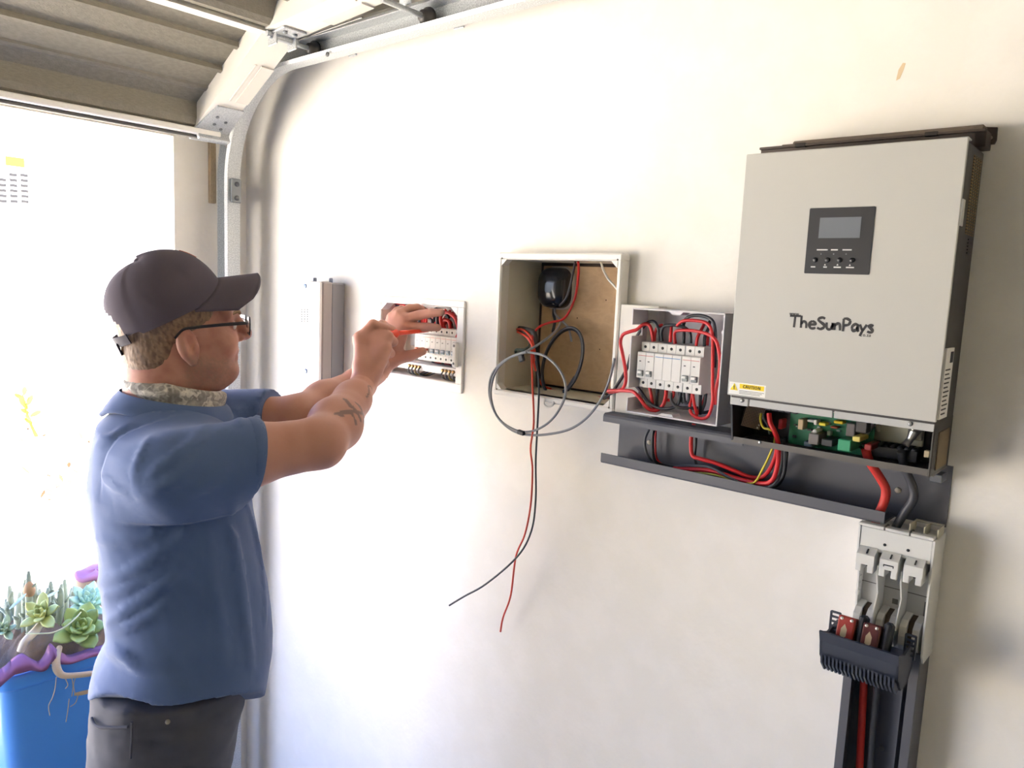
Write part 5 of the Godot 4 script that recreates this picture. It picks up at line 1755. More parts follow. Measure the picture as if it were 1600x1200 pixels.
	for s in [-1, 1]:
		f.ell(Vector3(0.013 * s, -0.025, -0.100), Vector3(0.008, 0.008, 0.01), 0.005)
	f.cap(Vector3(-0.018, -0.050, -0.089), Vector3(0.018, -0.050, -0.089), 0.009, 0.009, 0.008)
	f.cap(Vector3(-0.014, -0.063, -0.088), Vector3(0.014, -0.063, -0.088), 0.009, 0.009, 0.006)
	f.cap(Vector3(0, -0.050, -0.095), Vector3(0, -0.050, -0.095), 0.006, 0.006, 0.006)
	f.ell(Vector3(0, -0.0565, -0.103), Vector3(0.024, 0.0022, 0.010), 0.003, Basis(), true)
	for s in [-1, 1]:
		var eb := Basis(Vector3.RIGHT, 0.28) * Basis(Vector3.UP, 0.3 * s)
		f.ell(Vector3(0.076 * s, -0.036, -0.002), Vector3(0.010, 0.033, 0.0195), 0.006, eb)
		f.ell(Vector3(0.0885 * s, -0.030, -0.006), Vector3(0.0105, 0.023, 0.0125), 0.003, eb, true)
		f.ell(Vector3(0.082 * s, -0.034, 0.003), Vector3(0.004, 0.014, 0.004), 0.004, eb)
		f.ell(Vector3(0.080 * s, -0.040, -0.016), Vector3(0.005, 0.008, 0.005), 0.004)
		f.ell(Vector3(0.076 * s, -0.064, -0.010), Vector3(0.007, 0.010, 0.008), 0.005)
	f.skin(skin, head, face_colour.bind(flesh, flesh_red, noise))
	var body := put("body", skin.mesh(), skin_mat(), man)
	body.set_meta("label", "tanned skin with a dark tattoo on the forearm")
	# ---- hair below the cap
	var hair := Shell.new()
	f = Field.new(Vector3(-0.10, -0.14, -0.10), Vector3(0.10, 0.12, 0.135), 0.0034)
	f.ell(Vector3(0, 0.03, 0.02), Vector3(0.0805, 0.096, 0.1005), 0.0)
	f.ell(Vector3(0, -0.055, 0.048), Vector3(0.0655, 0.062, 0.056), 0.03)
	f.with_(func(p: Vector3, v: float) -> float:
		var a := maxf(-p.z - 0.040 - 0.3 * p.y, -p.y - 0.016 - 0.5 * p.z)
		var b := maxf(-p.z + 0.014, -p.y - 0.115 + 0.72 * (-p.z + 0.087))
		var w := noise.get_noise_3d(p.x * 260.0, p.y * 60.0, p.z * 260.0) * 0.0016
		return maxf(v + w, minf(a, b)), f.o, f.o + Vector3(f.nx, f.ny, f.nz) * f.h, 0.05)
	f.skin(hair, head, func(p: Vector3) -> Color:
		var w := noise.get_noise_3d(p.x * 300.0, p.y * 50.0, p.z * 300.0)
		return lin("665141").lerp(lin("9c8069"), clampf(0.45 + w * 1.1, 0.0, 1.0)))
	put("hair", hair.mesh(), skin_mat(0.6), man)
	# stubble is in the skin; brows are short hair
	var st := new_st()
	for s in [-1, 1]:
		tb(st, [head * Vector3(0.014 * s, 0.021, -0.1005), head * Vector3(0.032 * s, 0.026, -0.0945), head * Vector3(0.049 * s, 0.021, -0.081)], [0.003, 0.0038, 0.002], 6)
	obj("eyebrows", st, mat("8d6f54", 0.8), man)
	build_cap(man, head)
	build_glasses(man, head)
	build_clothes(man, head, sr, er, sl, el, noise)
	build_screwdriver()

func arm_colour(p: Vector3, er: Vector3, wr: Vector3, flesh: Color, noise: FastNoiseLite) -> Color:
	var c := flesh.lerp(lin("b47c69"), clampf(0.35 + 0.5 * noise.get_noise_3d(p.x * 14, p.y * 14, p.z * 14), 0.0, 1.0))
	# tattoo strokes, laid on the forearm by length and turn round the bone
	var ax := (wr - er)
	var ln := ax.length()
	ax /= ln
	var rel := p - er
	var s := rel.dot(ax) / ln
	var out := (rel - ax * rel.dot(ax)).normalized()
	var u := ax.cross(Vector3.UP).normalized()
	var w := ax.cross(u)
	if tattoo.is_empty():
		var mid := er.lerp(wr, 0.4)
		var to_eye := (EYE - mid).normalized()
		var side := lens_basis.x
		tattoo_turn = lerp_angle(atan2(to_eye.dot(w), to_eye.dot(u)), atan2(side.dot(w), side.dot(u)), 0.42)
		var sgn := signf(angle_difference(atan2(to_eye.dot(w), to_eye.dot(u)), atan2(side.dot(w), side.dot(u))))
		for k in [[-0.005, -0.02, 0.03, 0.0, 0.0042], [0.03, 0.0, 0.062, 0.016, 0.0036], [0.035, -0.018, 0.03, 0.014, 0.0045], [0.062, -0.008, 0.058, 0.018, 0.003], [0.058, 0.018, 0.044, 0.024, 0.003], [0.07, 0.004, 0.062, -0.008, 0.003], [0.07, 0.004, 0.06, 0.016, 0.003], [-0.012, -0.024, -0.006, -0.014, 0.0045], [0.03, -0.012, 0.044, -0.026, 0.0042], [0.016, -0.002, 0.01, 0.014, 0.003], [0.13, 0.006, 0.15, 0.004, 0.0022], [0.15, 0.004, 0.17, -0.006, 0.002], [0.17, -0.006, 0.186, 0.0, 0.0022], [0.186, 0.0, 0.192, 0.01, 0.0024], [0.192, 0.01, 0.182, 0.014, 0.0022]]:
			tattoo.append([Vector2(0.055 + k[0], k[1] * sgn), Vector2(0.055 + k[2], k[3] * sgn), k[4]])
	var turn := angle_difference(tattoo_turn, atan2(out.dot(w), out.dot(u)))
	var q := Vector2(s * ln, turn * 0.042)
	for k in tattoo:
		var dd := Geometry2D.get_closest_point_to_segment(q, k[0], k[1]).distance_to(q)
		if dd < k[2]:
			return c.lerp(lin("3d4146"), 0.62)
	return c

var tattoo := []
var tattoo_turn := 0.0

func hand_colour(p: Vector3, flesh: Color, noise: FastNoiseLite) -> Color:
	return flesh.lerp(lin("b88070"), clampf(0.35 + 0.6 * noise.get_noise_3d(p.x * 22, p.y * 22, p.z * 22), 0.0, 1.0))

func face_colour(p: Vector3, flesh: Color, red: Color, noise: FastNoiseLite) -> Color:
	var n1 := noise.get_noise_3d(p.x * 30, p.y * 30, p.z * 30)
	var c := flesh.lerp(red, clampf(0.5 + n1, 0.0, 1.0))
	var fine := noise.get_noise_3d(p.x * 420, p.y * 420, p.z * 420)
	# cropped beard on jaw and upper lip
	var beard := smoothstep(-0.045, -0.062, p.y + 0.25 * maxf(-p.z - 0.09, 0.0) + 0.12 * clampf(-p.z - 0.01, -0.1, 0.05)) * smoothstep(0.012, -0.008, p.z) * smoothstep(-0.125, -0.112, p.y)
	if beard > 0.0:
		c = c.lerp(lin("8f7868"), beard * clampf(0.42 + fine * 0.5, 0.0, 0.8))
	for s in [-1, 1]:
		var e := Vector3(0.031 * s, -0.001, -0.080)
		if p.distance_to(e) < 0.0135 and p.z < -0.0855 and absf(p.y + 0.001) < 0.007:
			c = lin("dcd6cf") if Vector2(p.x - e.x, p.y - e.y).length() > 0.005 else lin("3a3a3c")
	if absf(p.y + 0.0565) < 0.012 and absf(p.x) < 0.021 and p.z < -0.088 and absf(p.y + 0.0565) > 0.001:
		c = c.lerp(lin("a8645a"), 0.5)
	return c

# ---------------------------------------------------------------- cap and glasses
func build_cap(man: Node3D, head: Transform3D) -> void:
	var cloth := tri_mat([[0.3, "4e4751"], [0.7, "58505b"]], 0.2, Vector3(30, 30, 30), 0.9, 0.15, 0.3, 121)  # black cloth painted greyer, with the lens haze put into its colour
	var e := Vector3(0, 0.467, -0.884)    # along the rim, forward
	var up := Vector3(0, 0.884, 0.467)    # out through the crown
	var side := Vector3.RIGHT
	var c := Vector3(0, 0.0115, 0.020)
	var nseg := 96
	var nrow := 28
	var at := func(j: int, k: int, grow: float) -> Vector3:
		var a := TAU * j / nseg
		var t := float(k) / nrow
		var hh := sin(t * PI / 2)
		var r := pow(maxf(1.0 - pow(hh, 2.5), 0.0), 1.0 / 2.2)
		var fw := cos(a)
		var b := 0.109 if fw > 0.0 else 0.1005
		var seam := 0.0012 * exp(-pow(fposmod(a + PI / 6, PI / 3) - PI / 6, 2) * 260.0) * (1.0 - t)
		var rr := r * (1.0 + grow) - seam * 6.0
		var lift := 0.115 + 0.008 * maxf(fw, 0.0)
		return c + e * fw * b * rr + side * sin(a) * 0.0855 * rr + up * (hh * lift * (1.0 + grow) + (0.006 if fw < -0.6 else 0.0) * (1.0 - t))
	var st := new_st()
	st.set_smooth_group(0)
	for layer in [0.0, -0.025]:
		for k in nrow:
			for j in nseg:
				var a := TAU * (j + 0.5) / nseg
				var off := absf(a - PI)
				if off < 0.62 and k < 9 and (off / 0.62) * (off / 0.62) + pow((k + 0.5) / 9.0, 2) < 1.0:
					continue
				var q0: Vector3 = at.call(j, k, layer)
				var q1: Vector3 = at.call(j + 1, k, layer)
				var q2: Vector3 = at.call(j + 1, k + 1, layer)
				var q3: Vector3 = at.call(j, k + 1, layer)
				var out := ((q0 + q2) * 0.5 - c) * (1.0 if layer == 0.0 else -1.0)
				quad(st, head * q0, head * q1, head * q2, head * q3, head.basis * out)
	var cap := Node3D.new()
	cap.name = "cap"
	man.add_child(cap)
	cap.position = head.origin - AXIS
	anchor[cap] = head.origin
	cap.set_meta("label", "black baseball cap with curved visor")
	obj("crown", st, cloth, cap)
	# button
	st = new_st()
	lathe(st, head * (c + up * 0.1145), head.basis * up, [Vector2(0, -0.002), Vector2(0.008, -0.002), Vector2(0.007, 0.002), Vector2(0.003, 0.0045), Vector2(0, 0.0046)], 12)
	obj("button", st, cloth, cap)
	# strap with its buckle over the opening
	st = new_st()
	var rings := []
	for i in 13:
		var a := PI - 0.68 + 1.36 * i / 12.0
		var p := c + e * cos(a) * 0.1035 + side * sin(a) * 0.088
		var nrm := (e * cos(a) + side * sin(a)).normalized()
		rings.append(PackedVector3Array([head * (p - up * 0.008), head * (p - up * 0.008 + nrm * 0.0022), head * (p + up * 0.010 + nrm * 0.0022), head * (p + up * 0.010)]))
	loft(st, rings, true, true)
	obj("strap", st, mat("3c3740", 0.8), cap)
	st = new_st()
	bx(st, head * (c - e * 0.104 + side * 0.02 - up * 0.012), Vector3(0.012, 0.022, 0.004), 0.001, head.basis * Basis(Vector3.RIGHT, 0.4))
	obj("strap_end", st, mat("353039", 0.8), cap)
	# visor: a curved plate with rounded outline
	st = new_st()
	rings = []
	var n := 22
	for i in n + 1:
		var t := -1.0 + 2.0 * i / n
		var x := t * 0.080
		var back := 0.109 * sqrt(maxf(1.0 - pow(x / 0.0855, 2), 0.0)) * 0.97
		var front := 0.104 + 0.074 * pow(maxf(1.0 - pow(absf(t), 2.6), 0.0), 0.5)
		front = maxf(front, back + 0.002)
		var ring := PackedVector3Array()
		var row := []
		for m in 9:
			var q := m / 8.0
			var ee := lerpf(back, front, q)
			var hgt := 0.024 * (1.0 - q) * (1.0 - 0.5 * absf(t)) + 0.004 - 0.036 * t * t * (0.5 + 0.5 * q)
			row.append([ee, hgt])
		for m in 9:
			ring.append(head * (c + e * row[m][0] + side * x + up * (row[m][1] + 0.0016)))
		for m in range(8, -1, -1):
			ring.append(head * (c + e * row[m][0] + side * x + up * (row[m][1] - 0.0022)))
		rings.append(ring)
	loft(st, rings)
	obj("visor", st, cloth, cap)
	# small emblem on the front panel
	st = new_st()
	for m in 5:
		for b in 6:
			var q0: Vector3 = at.call(nseg - 3 + b, 12 + m, 0.012)
			var q1: Vector3 = at.call(nseg - 2 + b, 12 + m, 0.012)
			var q2: Vector3 = at.call(nseg - 2 + b, 13 + m, 0.012)
			var q3: Vector3 = at.call(nseg - 3 + b, 13 + m, 0.012)
			quad(st, head * q0, head * q1, head * q2, head * q3, head.basis * (q0 - c))
			quad(st, head * lerp(q0, c, 0.02), head * lerp(q1, c, 0.02), head * lerp(q2, c, 0.02), head * lerp(q3, c, 0.02), head.basis * (c - q0))
	obj("emblem", st, mat("b5563e", 0.7), cap)

func build_glasses(man: Node3D, head: Transform3D) -> void:
	var dark := mat("2c2a2b", 0.4)
	var g := Node3D.new()
	g.name = "glasses"
	man.add_child(g)
	g.position = head.origin - AXIS
	anchor[g] = head.origin
	g.set_meta("label", "dark framed spectacles")
	for s in [-1, 1]:
		var st := new_st()
		var loop := []
		for q in rrect(0.052, 0.033, 0.010, 4):
			loop.append(head * Vector3(0.034 * s + q.x, -0.001 + q.y, -0.1165 + 0.16 * absf(absf(0.034 * s + q.x) - 0.02) * 0.8))
		loop.append(loop[0])
		tb(st, loop, 0.0014, 6, 1)
		obj("rim", st, dark, g)
		st = new_st()
		var lo := PackedVector3Array()
		var li := PackedVector3Array()
		for q in loop.slice(0, loop.size() - 1):
			lo.append(q + head.basis * Vector3(0, 0, -0.0005))
			li.append(q + head.basis * Vector3(0, 0, 0.0007))
		loft(st, [li, lo])
		var glass := StandardMaterial3D.new()
		glass.transparency = BaseMaterial3D.TRANSPARENCY_ALPHA
		glass.albedo_color = Color(0.95, 0.97, 1.0, 0.12)
		glass.roughness = 0.03
		obj("lens", st, glass, g)
		st = new_st()
		var arm := []
		for q in [[0.0615, 0.006, -0.107], [0.070, 0.006, -0.100], [0.0785, 0.003, -0.06], [0.0835, -0.002, -0.015], [0.0845, -0.006, 0.006], [0.0835, -0.022, 0.020]]:
			arm.append(Vector3(q[0] * s, q[1], q[2]))
		var rings := []
		var cc := curve(arm, 4)
		for i in cc.size():
			var t := (cc[mini(i + 1, cc.size() - 1)] - cc[maxi(i - 1, 0)]).normalized()
			var u := t.cross(Vector3.RIGHT).normalized()
			var v := t.cross(u)
			var hgt := lerpf(0.0036, 0.002, float(i) / cc.size())
			var ring := PackedVector3Array()
			for k in 8:
				ring.append(head * (cc[i] + u * cos(TAU * k / 8) * hgt + v * sin(TAU * k / 8) * 0.0013))
			rings.append(ring)
		loft(st, rings)
		obj("temple_arm", st, dark, g)
	var st2 := new_st()
	tb(st2, [head * Vector3(-0.009, 0.003, -0.114), head * Vector3(0, 0.006, -0.117), head * Vector3(0.009, 0.003, -0.114)], 0.0013, 6)
	obj("bridge", st2, dark, g)

# ---------------------------------------------------------------- clothes
func build_clothes(man: Node3D, head: Transform3D, sr: Vector3, er: Vector3, sl: Vector3, el: Vector3, noise: FastNoiseLite) -> void:
	# rows of the trunk: height, shift forwards, half depth, half width
	var rows := [[1.478, -0.004, 0.056, 0.064], [1.460, -0.008, 0.088, 0.092], [1.440, -0.008, 0.110, 0.138], [1.415, -0.003, 0.121, 0.170], [1.39, 0.0, 0.129, 0.184], [1.331, 0.002, 0.139, 0.184], [1.268, 0.010, 0.139, 0.180], [1.204, 0.020, 0.141, 0.176], [1.14, 0.026, 0.146, 0.176], [1.075, 0.033, 0.147, 0.178], [1.028, 0.038, 0.146, 0.181], [0.985, 0.026, 0.158, 0.188], [0.94, 0.018, 0.160, 0.192], [0.89, 0.012, 0.157, 0.194], [0.84, 0.0, 0.16, 0.194]]
	var navy := tri_mat([[0.3, "4c618b"], [0.7, "556b96"]], 0.3, Vector3(40, 40, 40), 0.85, 0.12, 0.4, 131)  # paler than the real navy: lens haze is mixed into the colour
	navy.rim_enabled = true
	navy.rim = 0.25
	var f := Field.new(Vector3(-1.68, 0.84, 0.28), Vector3(-1.08, 1.53, 0.86), 0.0072)
	var trunk := func(p: Vector3, v: float) -> float:
		var i := 0
		while i < rows.size() - 2 and p.y < rows[i + 1][0]:
			i += 1
		var a: Array = rows[i]
		var b: Array = rows[i + 1]
		var t := clampf((a[0] - p.y) / (a[0] - b[0]), 0.0, 1.0)
		var rel := p - AXIS
		var fd := rel.dot(face_dir) - lerpf(a[1], b[1], t)
		var sd := rel.dot(body_right)
		var rdp := lerpf(a[2], b[2], t)
		var rwd := lerpf(a[3], b[3], t)
		var q := Vector2(fd / rdp, sd / rwd)
		var k := pow(pow(absf(q.x), 2.3) + pow(absf(q.y), 2.3), 1.0 / 2.3)
		var e := (k - 1.0) * minf(rdp, rwd) * 0.95
		return Field.smin(v, maxf(e, p.y - 1.476), 0.03)
	f.with_(trunk, f.o, f.o + Vector3(f.nx, f.ny, f.nz) * f.h)
	var hem_r := sr.lerp(er, 0.57)
	var hem_l := sl.lerp(el, 0.80)
	# sleeves
	var arms := Field.new(f.o, f.o + Vector3(f.nx - 1.5, f.ny - 1.5, f.nz - 1.5) * f.h, f.h)
	arms.cap(sr + Vector3(0, -0.004, 0) + face_dir * 0.02, sr.lerp(er, 0.8) + Vector3(0, -0.004, 0), 0.068, 0.0675, 0.0)
	arms.cap(sl, sl.lerp(el, 0.95), 0.074, 0.060, 0.0)
	var dr := (er - sr).normalized()
	var dl := (el - sl).normalized()
	var dr2 := (dr - Vector3(0, 0.24, 0)).normalized()
	for i in f.d.size():
		if arms.d[i] < 0.3:
			f.d[i] = Field.smin(f.d[i], arms.d[i], 0.075)
	# folds drawn on the cloth where the photograph shows them
	var disp := PackedFloat32Array()
	disp.resize(f.d.size())
	var on_cloth := func(px: float, py: float) -> Vector3:
		var d := wray(px, py)
		var t := 1.0
		while t < 1.9:
			if f.at_(EYE + d * t) < 0.0:
				return EYE + d * t
			t += 0.003
		return Vector3.INF
	for q in [
		[0.012, 0.010, [[150, 914], [185, 900], [228, 880], [276, 843], [310, 800]]],
		[0.010, 0.008, [[160, 932], [196, 918], [233, 901], [270, 880]]],
		[0.011, 0.010, [[166, 974], [190, 960], [212, 944], [255, 912], [290, 880]]],
		[0.010, 0.008, [[178, 984], [205, 976], [233, 965], [276, 928]]],
		[0.013, 0.010, [[160, 1010], [185, 1019], [223, 1043], [276, 1048]]],
		[0.010, 0.007, [[150, 840], [180, 845], [230, 835], [270, 815]]],
		[0.012, 0.007, [[362, 775], [366, 840], [374, 905], [386, 985], [396, 1060]]],
		[0.010, 0.007, [[390, 790], [402, 840], [410, 900], [414, 985]]],
		[0.012, 0.006, [[320, 830], [330, 900], [345, 980], [350, 1050]]],
		[0.011, 0.010, [[218, 772], [245, 764], [276, 747], [315, 710], [351, 667]]],
		[0.010, 0.007, [[235, 745], [262, 722], [300, 690], [330, 660]]],
		[0.009, 0.006, [[236, 684], [222, 705], [215, 735], [219, 775]]],
		[0.010, 0.006, [[300, 772], [330, 752], [360, 722]]],
		[0.012, 0.006, [[150, 690], [175, 680], [205, 655]]],
		[0.010, 0.005, [[160, 740], [180, 760], [205, 770]]],
		[0.009, 0.005, [[372, 640], [374, 655], [378, 665]]],
		[0.009, 0.005, [[400, 632], [402, 650], [406, 662]]]]:
		var pts := []
		for e in q[2]:
			var hit: Vector3 = on_cloth.call(e[0], e[1])
			if hit != Vector3.INF:
				pts.append(hit)
		if pts.size() > 1:
			f.fold(Array(curve(pts, 3)), q[0] * 0.85, q[1] * 1.3, disp)
	for i in f.d.size():
		if disp[i] > 0.0:
			f.d[i] -= disp[i]
	f.with_(func(p: Vector3, v: float) -> float:
		var rel := p - AXIS
		var fd := rel.dot(face_dir)
		var sd := rel.dot(body_right)
		var e := v - 0.0035 * noise.get_noise_3d(fd * 9.0 + p.y * 5.0, p.y * 5.0 + 9.0, sd * 7.0) * smoothstep(1.44, 1.34, p.y)
		# straight sleeve hems
		var ar := (p - hem_r).dot(dr2)
		if ar > -0.02 and (p - hem_r - dr * (p - hem_r).dot(dr)).length() < 0.11:
			e = maxf(e, ar)
		var al := (p - hem_l).dot(dl)
		if al > -0.02 and (p - hem_l - dl * (p - hem_l).dot(dl)).length() < 0.085:
			e = maxf(e, al)
		# lower hem, hitched up on the side of the raised arm
		var hem := 0.890 + 0.088 * smoothstep(0.0, 0.18, sd) + 0.036 * smoothstep(0.0, -0.14, fd) - 0.014 * smoothstep(0.05, 0.15, fd)
		return maxf(e, hem - p.y), f.o, f.o + Vector3(f.nx, f.ny, f.nz) * f.h, 0.06)
	var shirt := Shell.new()
	f.skin(shirt, Transform3D(), func(_p): return Color.WHITE)
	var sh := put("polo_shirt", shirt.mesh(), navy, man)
	sh.set_meta("label", "navy polo shirt with short sleeves, lens haze mixed into its colour")
	# hem bands
	for q in [[hem_r, dr2, 0.0695, sr, er], [hem_l, dl, 0.0632, sl, el]]:
		var st := new_st()
		var o: Vector3 = q[0]
		var w: Vector3 = q[1]
		var u := w.cross(Vector3.UP).normalized()
		var v := w.cross(u)
		var rings := []
		for k in 4:
			var ring := PackedVector3Array()
			for j in 28:
				var a := TAU * j / 28
				var r: float = q[2] - (0.003 if k in [0, 3] else 0.0)
				ring.append(o + w * (-0.022 + 0.0075 * k) + (u * cos(a) + v * sin(a)) * r + Vector3(0, -0.006, 0))
			rings.append(ring)
		loft(st, rings)
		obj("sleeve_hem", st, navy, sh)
	# collar folded over the neck cloth
	var st := new_st()
	var rings := []
	for k in 5:
		var t := k / 4.0
		var ring := PackedVector3Array()
		for j in 36:
			var a := TAU * j / 36
			var fw := cos(a)
			var rr := lerpf(0.088, 0.112, pow(t, 0.8))
			var y := lerpf(-0.124, -0.160, t) - 0.030 * (fw * 0.5 + 0.5) + (0.012 * sin(a * 3.0 + 1.0)) * t
			ring.append(head.origin + face_dir * (fw * rr * 1.05 - 0.016 - 0.01 * t) + body_right * sin(a) * rr + Vector3(0, y, 0))
		rings.append(ring)
	for k in range(4, -1, -1):
		var ring := PackedVector3Array()
		for p in rings[k]:
			var away: Vector3 = p - head.origin
			away.y = 0
			ring.append(p - away.normalized() * 0.006 - Vector3(0, 0.004, 0))
		rings.append(ring)
	loft(st, rings, false)
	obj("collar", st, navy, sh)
	# neck gaiter, printed grey and white
	st = new_st()
	rings = []
	for k in 9:
		var t := k / 8.0
		var ring := PackedVector3Array()
		for j in 40:
			var a := TAU * j / 40
			var fw := cos(a)
			var fold := 0.004 * sin(t * 9.0 + sin(a * 2.0) * 1.4) + 0.002 * noise.get_noise_2d(a * 60.0, t * 30.0)
			var rr := lerpf(0.077, 0.083, sin(t * PI)) + fold
			if k == 0 or k == 8:
				rr -= 0.006
			var y := lerpf(-0.090, -0.150, t) - 0.037 * (fw * 0.5 + 0.5)
			ring.append(head.origin + face_dir * (fw * rr * 1.08 - 0.012) + body_right * sin(a) * rr + Vector3(0, y, 0))
		rings.append(ring)
	loft(st, rings, false)
	var print_m := tri_mat([[0.0, "5f5c58"], [0.38, "7a7672"], [0.47, "d3cec4"], [0.56, "e2ddd3"], [0.62, "8a8680"], [1.0, "d9d4ca"]], 0.02, Vector3(2.6, 2.6, 2.6), 0.85, 0.0, 0.1, 141)
	obj("neck_gaiter", st, print_m, man).set_meta("label", "grey and white patterned neck gaiter")
	# trousers
	f = Field.new(Vector3(-1.66, 0.04, 0.34), Vector3(-1.12, 1.0, 0.9), 0.012)
	f.with_(func(p: Vector3, v: float) -> float:
		var rel := p - AXIS
		var fd := rel.dot(face_dir)
		var sd := rel.dot(body_right)
		var t := smoothstep(0.97, 0.74, p.y)
		var q := Vector2((fd - lerpf(0.002, -0.022, t)) / lerpf(0.138, 0.130, t), sd / 0.178)
		var k := pow(pow(absf(q.x), 2.4) + pow(absf(q.y), 2.4), 1.0 / 2.4)
		return minf(v, maxf((k - 1.0) * 0.13, maxf(p.y - 0.97, 0.76 - p.y))), Vector3(-1.66, 0.7, 0.34), Vector3(-1.12, 1.0, 0.9))
	for s in [-1, 1]:
		var hip: Vector3 = AXIS + body_right * 0.088 * s - face_dir * 0.02 + Vector3(0, 0.78, 0)
		var knee: Vector3 = AXIS + body_right * 0.10 * s + face_dir * (0.0 + 0.02 * s) + Vector3(0, 0.47, 0)
		var ankle: Vector3 = AXIS + body_right * 0.115 * s - face_dir * (0.035 - 0.03 * s) + Vector3(0, 0.09, 0)
		f.cap(hip, knee, 0.097, 0.078, 0.03)
		f.cap(knee, ankle, 0.078, 0.064, 0.02)
	f.with_(func(p: Vector3, v: float) -> float:
		var w := noise.get_noise_3d(p.x * 9.0, p.y * 16.0, p.z * 9.0)
		return maxf(v - 0.006 * w, 0.055 - p.y), f.o, f.o + Vector3(f.nx, f.ny, f.nz) * f.h, 0.05)
	var trousers := Shell.new()
	f.skin(trousers, Transform3D(), func(_p): return Color.WHITE)
	var grey := tri_mat([[0.3, "4a4b52"], [0.7, "54555d"]], 0.3, Vector3(40, 40, 40), 0.9, 0.15, 0.4, 151)
	var tr := put("trousers", trousers.mesh(), grey, man)
	# pocket edge, side seam and rivet on the right hip
	var on_hip := func(px: float, py: float, lift: float) -> Vector3:
		# march the sight line to the cloth
		var d := wray(px, py)
		var s := 1.1
		while s < 2.0:
			var p := EYE + d * s
			var rel := p - AXIS
			var t := smoothstep(0.97, 0.74, p.y)
			var q := Vector2((rel.dot(face_dir) - lerpf(0.002, -0.022, t)) / lerpf(0.138, 0.130, t), rel.dot(body_right) / 0.178)
			if pow(pow(absf(q.x), 2.4) + pow(absf(q.y), 2.4), 1.0 / 2.4) < 1.0 + lift / 0.13:
				return p
			s += 0.002
		return EYE + d * 1.5
	st = new_st()
	tb(st, [on_hip.call(143, 1122, 0.004), on_hip.call(148, 1132, 0.005), on_hip.call(160, 1137, 0.005), on_hip.call(200, 1136, 0.005)], 0.0028, 6)
	obj("pocket_edge", st, grey, tr)
	st = new_st()
	tb(st, [on_hip.call(206, 1128, 0.005), on_hip.call(206, 1150, 0.005), on_hip.call(204, 1185, 0.005)], 0.0022, 6)
	obj("side_seam", st, grey, tr)
	st = new_st()
	var rv: Vector3 = on_hip.call(262, 1128, 0.006)
	lathe(st, rv, (EYE - rv).normalized(), [Vector2(0, -0.003), Vector2(0.0042, -0.003), Vector2(0.0042, 0.001), Vector2(0, 0.0016)], 12)
	obj("rivet", st, mat("9a9484", 0.35, 0.7), tr)
	# shoes
	for s in [-1, 1]:
		var o: Vector3 = AXIS + body_right * 0.115 * s - face_dir * (0.035 - 0.03 * s)
		f = Field.new(o - Vector3(0.2, 0.01, 0.26), o + Vector3(0.2, 0.14, 0.26), 0.008)
		f.cap(o + Vector3(0, 0.045, 0) - face_dir * 0.03, o + Vector3(0, 0.04, 0) + face_dir * 0.15, 0.042, 0.044, 0.02)
		f.cap(o + Vector3(0, 0.06, 0), o + Vector3(0, 0.1, 0), 0.042, 0.04, 0.02)
		f.with_(func(p: Vector3, v: float) -> float: return maxf(v, 0.003 - p.y), f.o, f.o + Vector3(f.nx, f.ny, f.nz) * f.h, 0.1)
		var shoe := Shell.new()
		f.skin(shoe, Transform3D(), func(_p): return Color.WHITE)
		put("shoe", shoe.mesh(), mat("3a342f", 0.6), man)

func build_screwdriver() -> void:
	var tip := pz(672, 516, 0.0)
	var neck := pz(618, 521, 0.118)
	var w := (tip - neck).normalized()
	var t := thing("screwdriver", "red insulated screwdriver held in the man's fist against a breaker", "screwdriver", neck)
	var ln := tip.distance_to(neck)
	var st := new_st()
	lathe(st, neck, w, [Vector2(0, -0.002), Vector2(0.0062, 0), Vector2(0.0052, ln * 0.3), Vector2(0.0042, ln * 0.85), Vector2(0.0038, ln - 0.008), Vector2(0, ln - 0.0075)], 14)
	obj("insulated_shaft", st, mat("e2482c", 0.4), t)
	st = new_st()
	lathe(st, neck, w, [Vector2(0, ln - 0.009), Vector2(0.0022, ln - 0.009), Vector2(0.002, ln - 0.002), Vector2(0.0004, ln)], 8)
	obj("blade", st, mat("54565a", 0.3, 0.9), t)
	st = new_st()
	lathe(st, neck, -w, [Vector2(0, -0.006), Vector2(0.0075, -0.005), Vector2(0.0105, -0.001), Vector2(0.0105, 0.005), Vector2(0.0075, 0.012), Vector2(0.008, 0.02), Vector2(0.0075, 0.03), Vector2(0, 0.032)], 16)
	obj("handle", st, mat("e0452a", 0.45), t)

# ---------------------------------------------------------------- blue tub of succulents in the doorway
func rounded_ring(cx: float, cz: float, wx: float, wz: float, r: float, y: float) -> PackedVector3Array:
	var ring := PackedVector3Array()
	for q in rrect(wx, wz, r, 5):
		ring.append(Vector3(cx + q.x, y, cz + q.y))
	return ring

func rosette(called: String, label: String, at: Vector3, tilt: Vector3, size: float, leaves: int, wide: float, m: Material, m2: Material, rng: RandomNumberGenerator) -> void:
	var t := thing(called, label, "plant", at)
	var up := tilt.normalized()
	var u := up.cross(Vector3(0.3, 0.1, 1)).normalized()
	var v := up.cross(u)
	var st := new_st()
	tb(st, [at - up * size * 0.9, at - up * size * 0.3, at + up * size * 0.1], [size * 0.14, size * 0.15, size * 0.1], 8)
	obj("stem", st, mat("a3987c", 0.8), t)
	for i in leaves:
		var a := i * 2.39996
		var f := float(i) / leaves
		var lift := lerpf(0.05, 1.25, f)
		var d := ((u * cos(a) + v * sin(a)) * cos(lift) + up * sin(lift)).normalized()
		st = new_st()
		leaf(st, at + up * size * 0.05, d, up, size * lerpf(1.0, 0.45, f) * rng.randf_range(0.9, 1.1), size * wide * lerpf(1.0, 0.6, f), size * 0.16, 0.22)
		obj("leaf", st, m if i % 3 else m2, t)

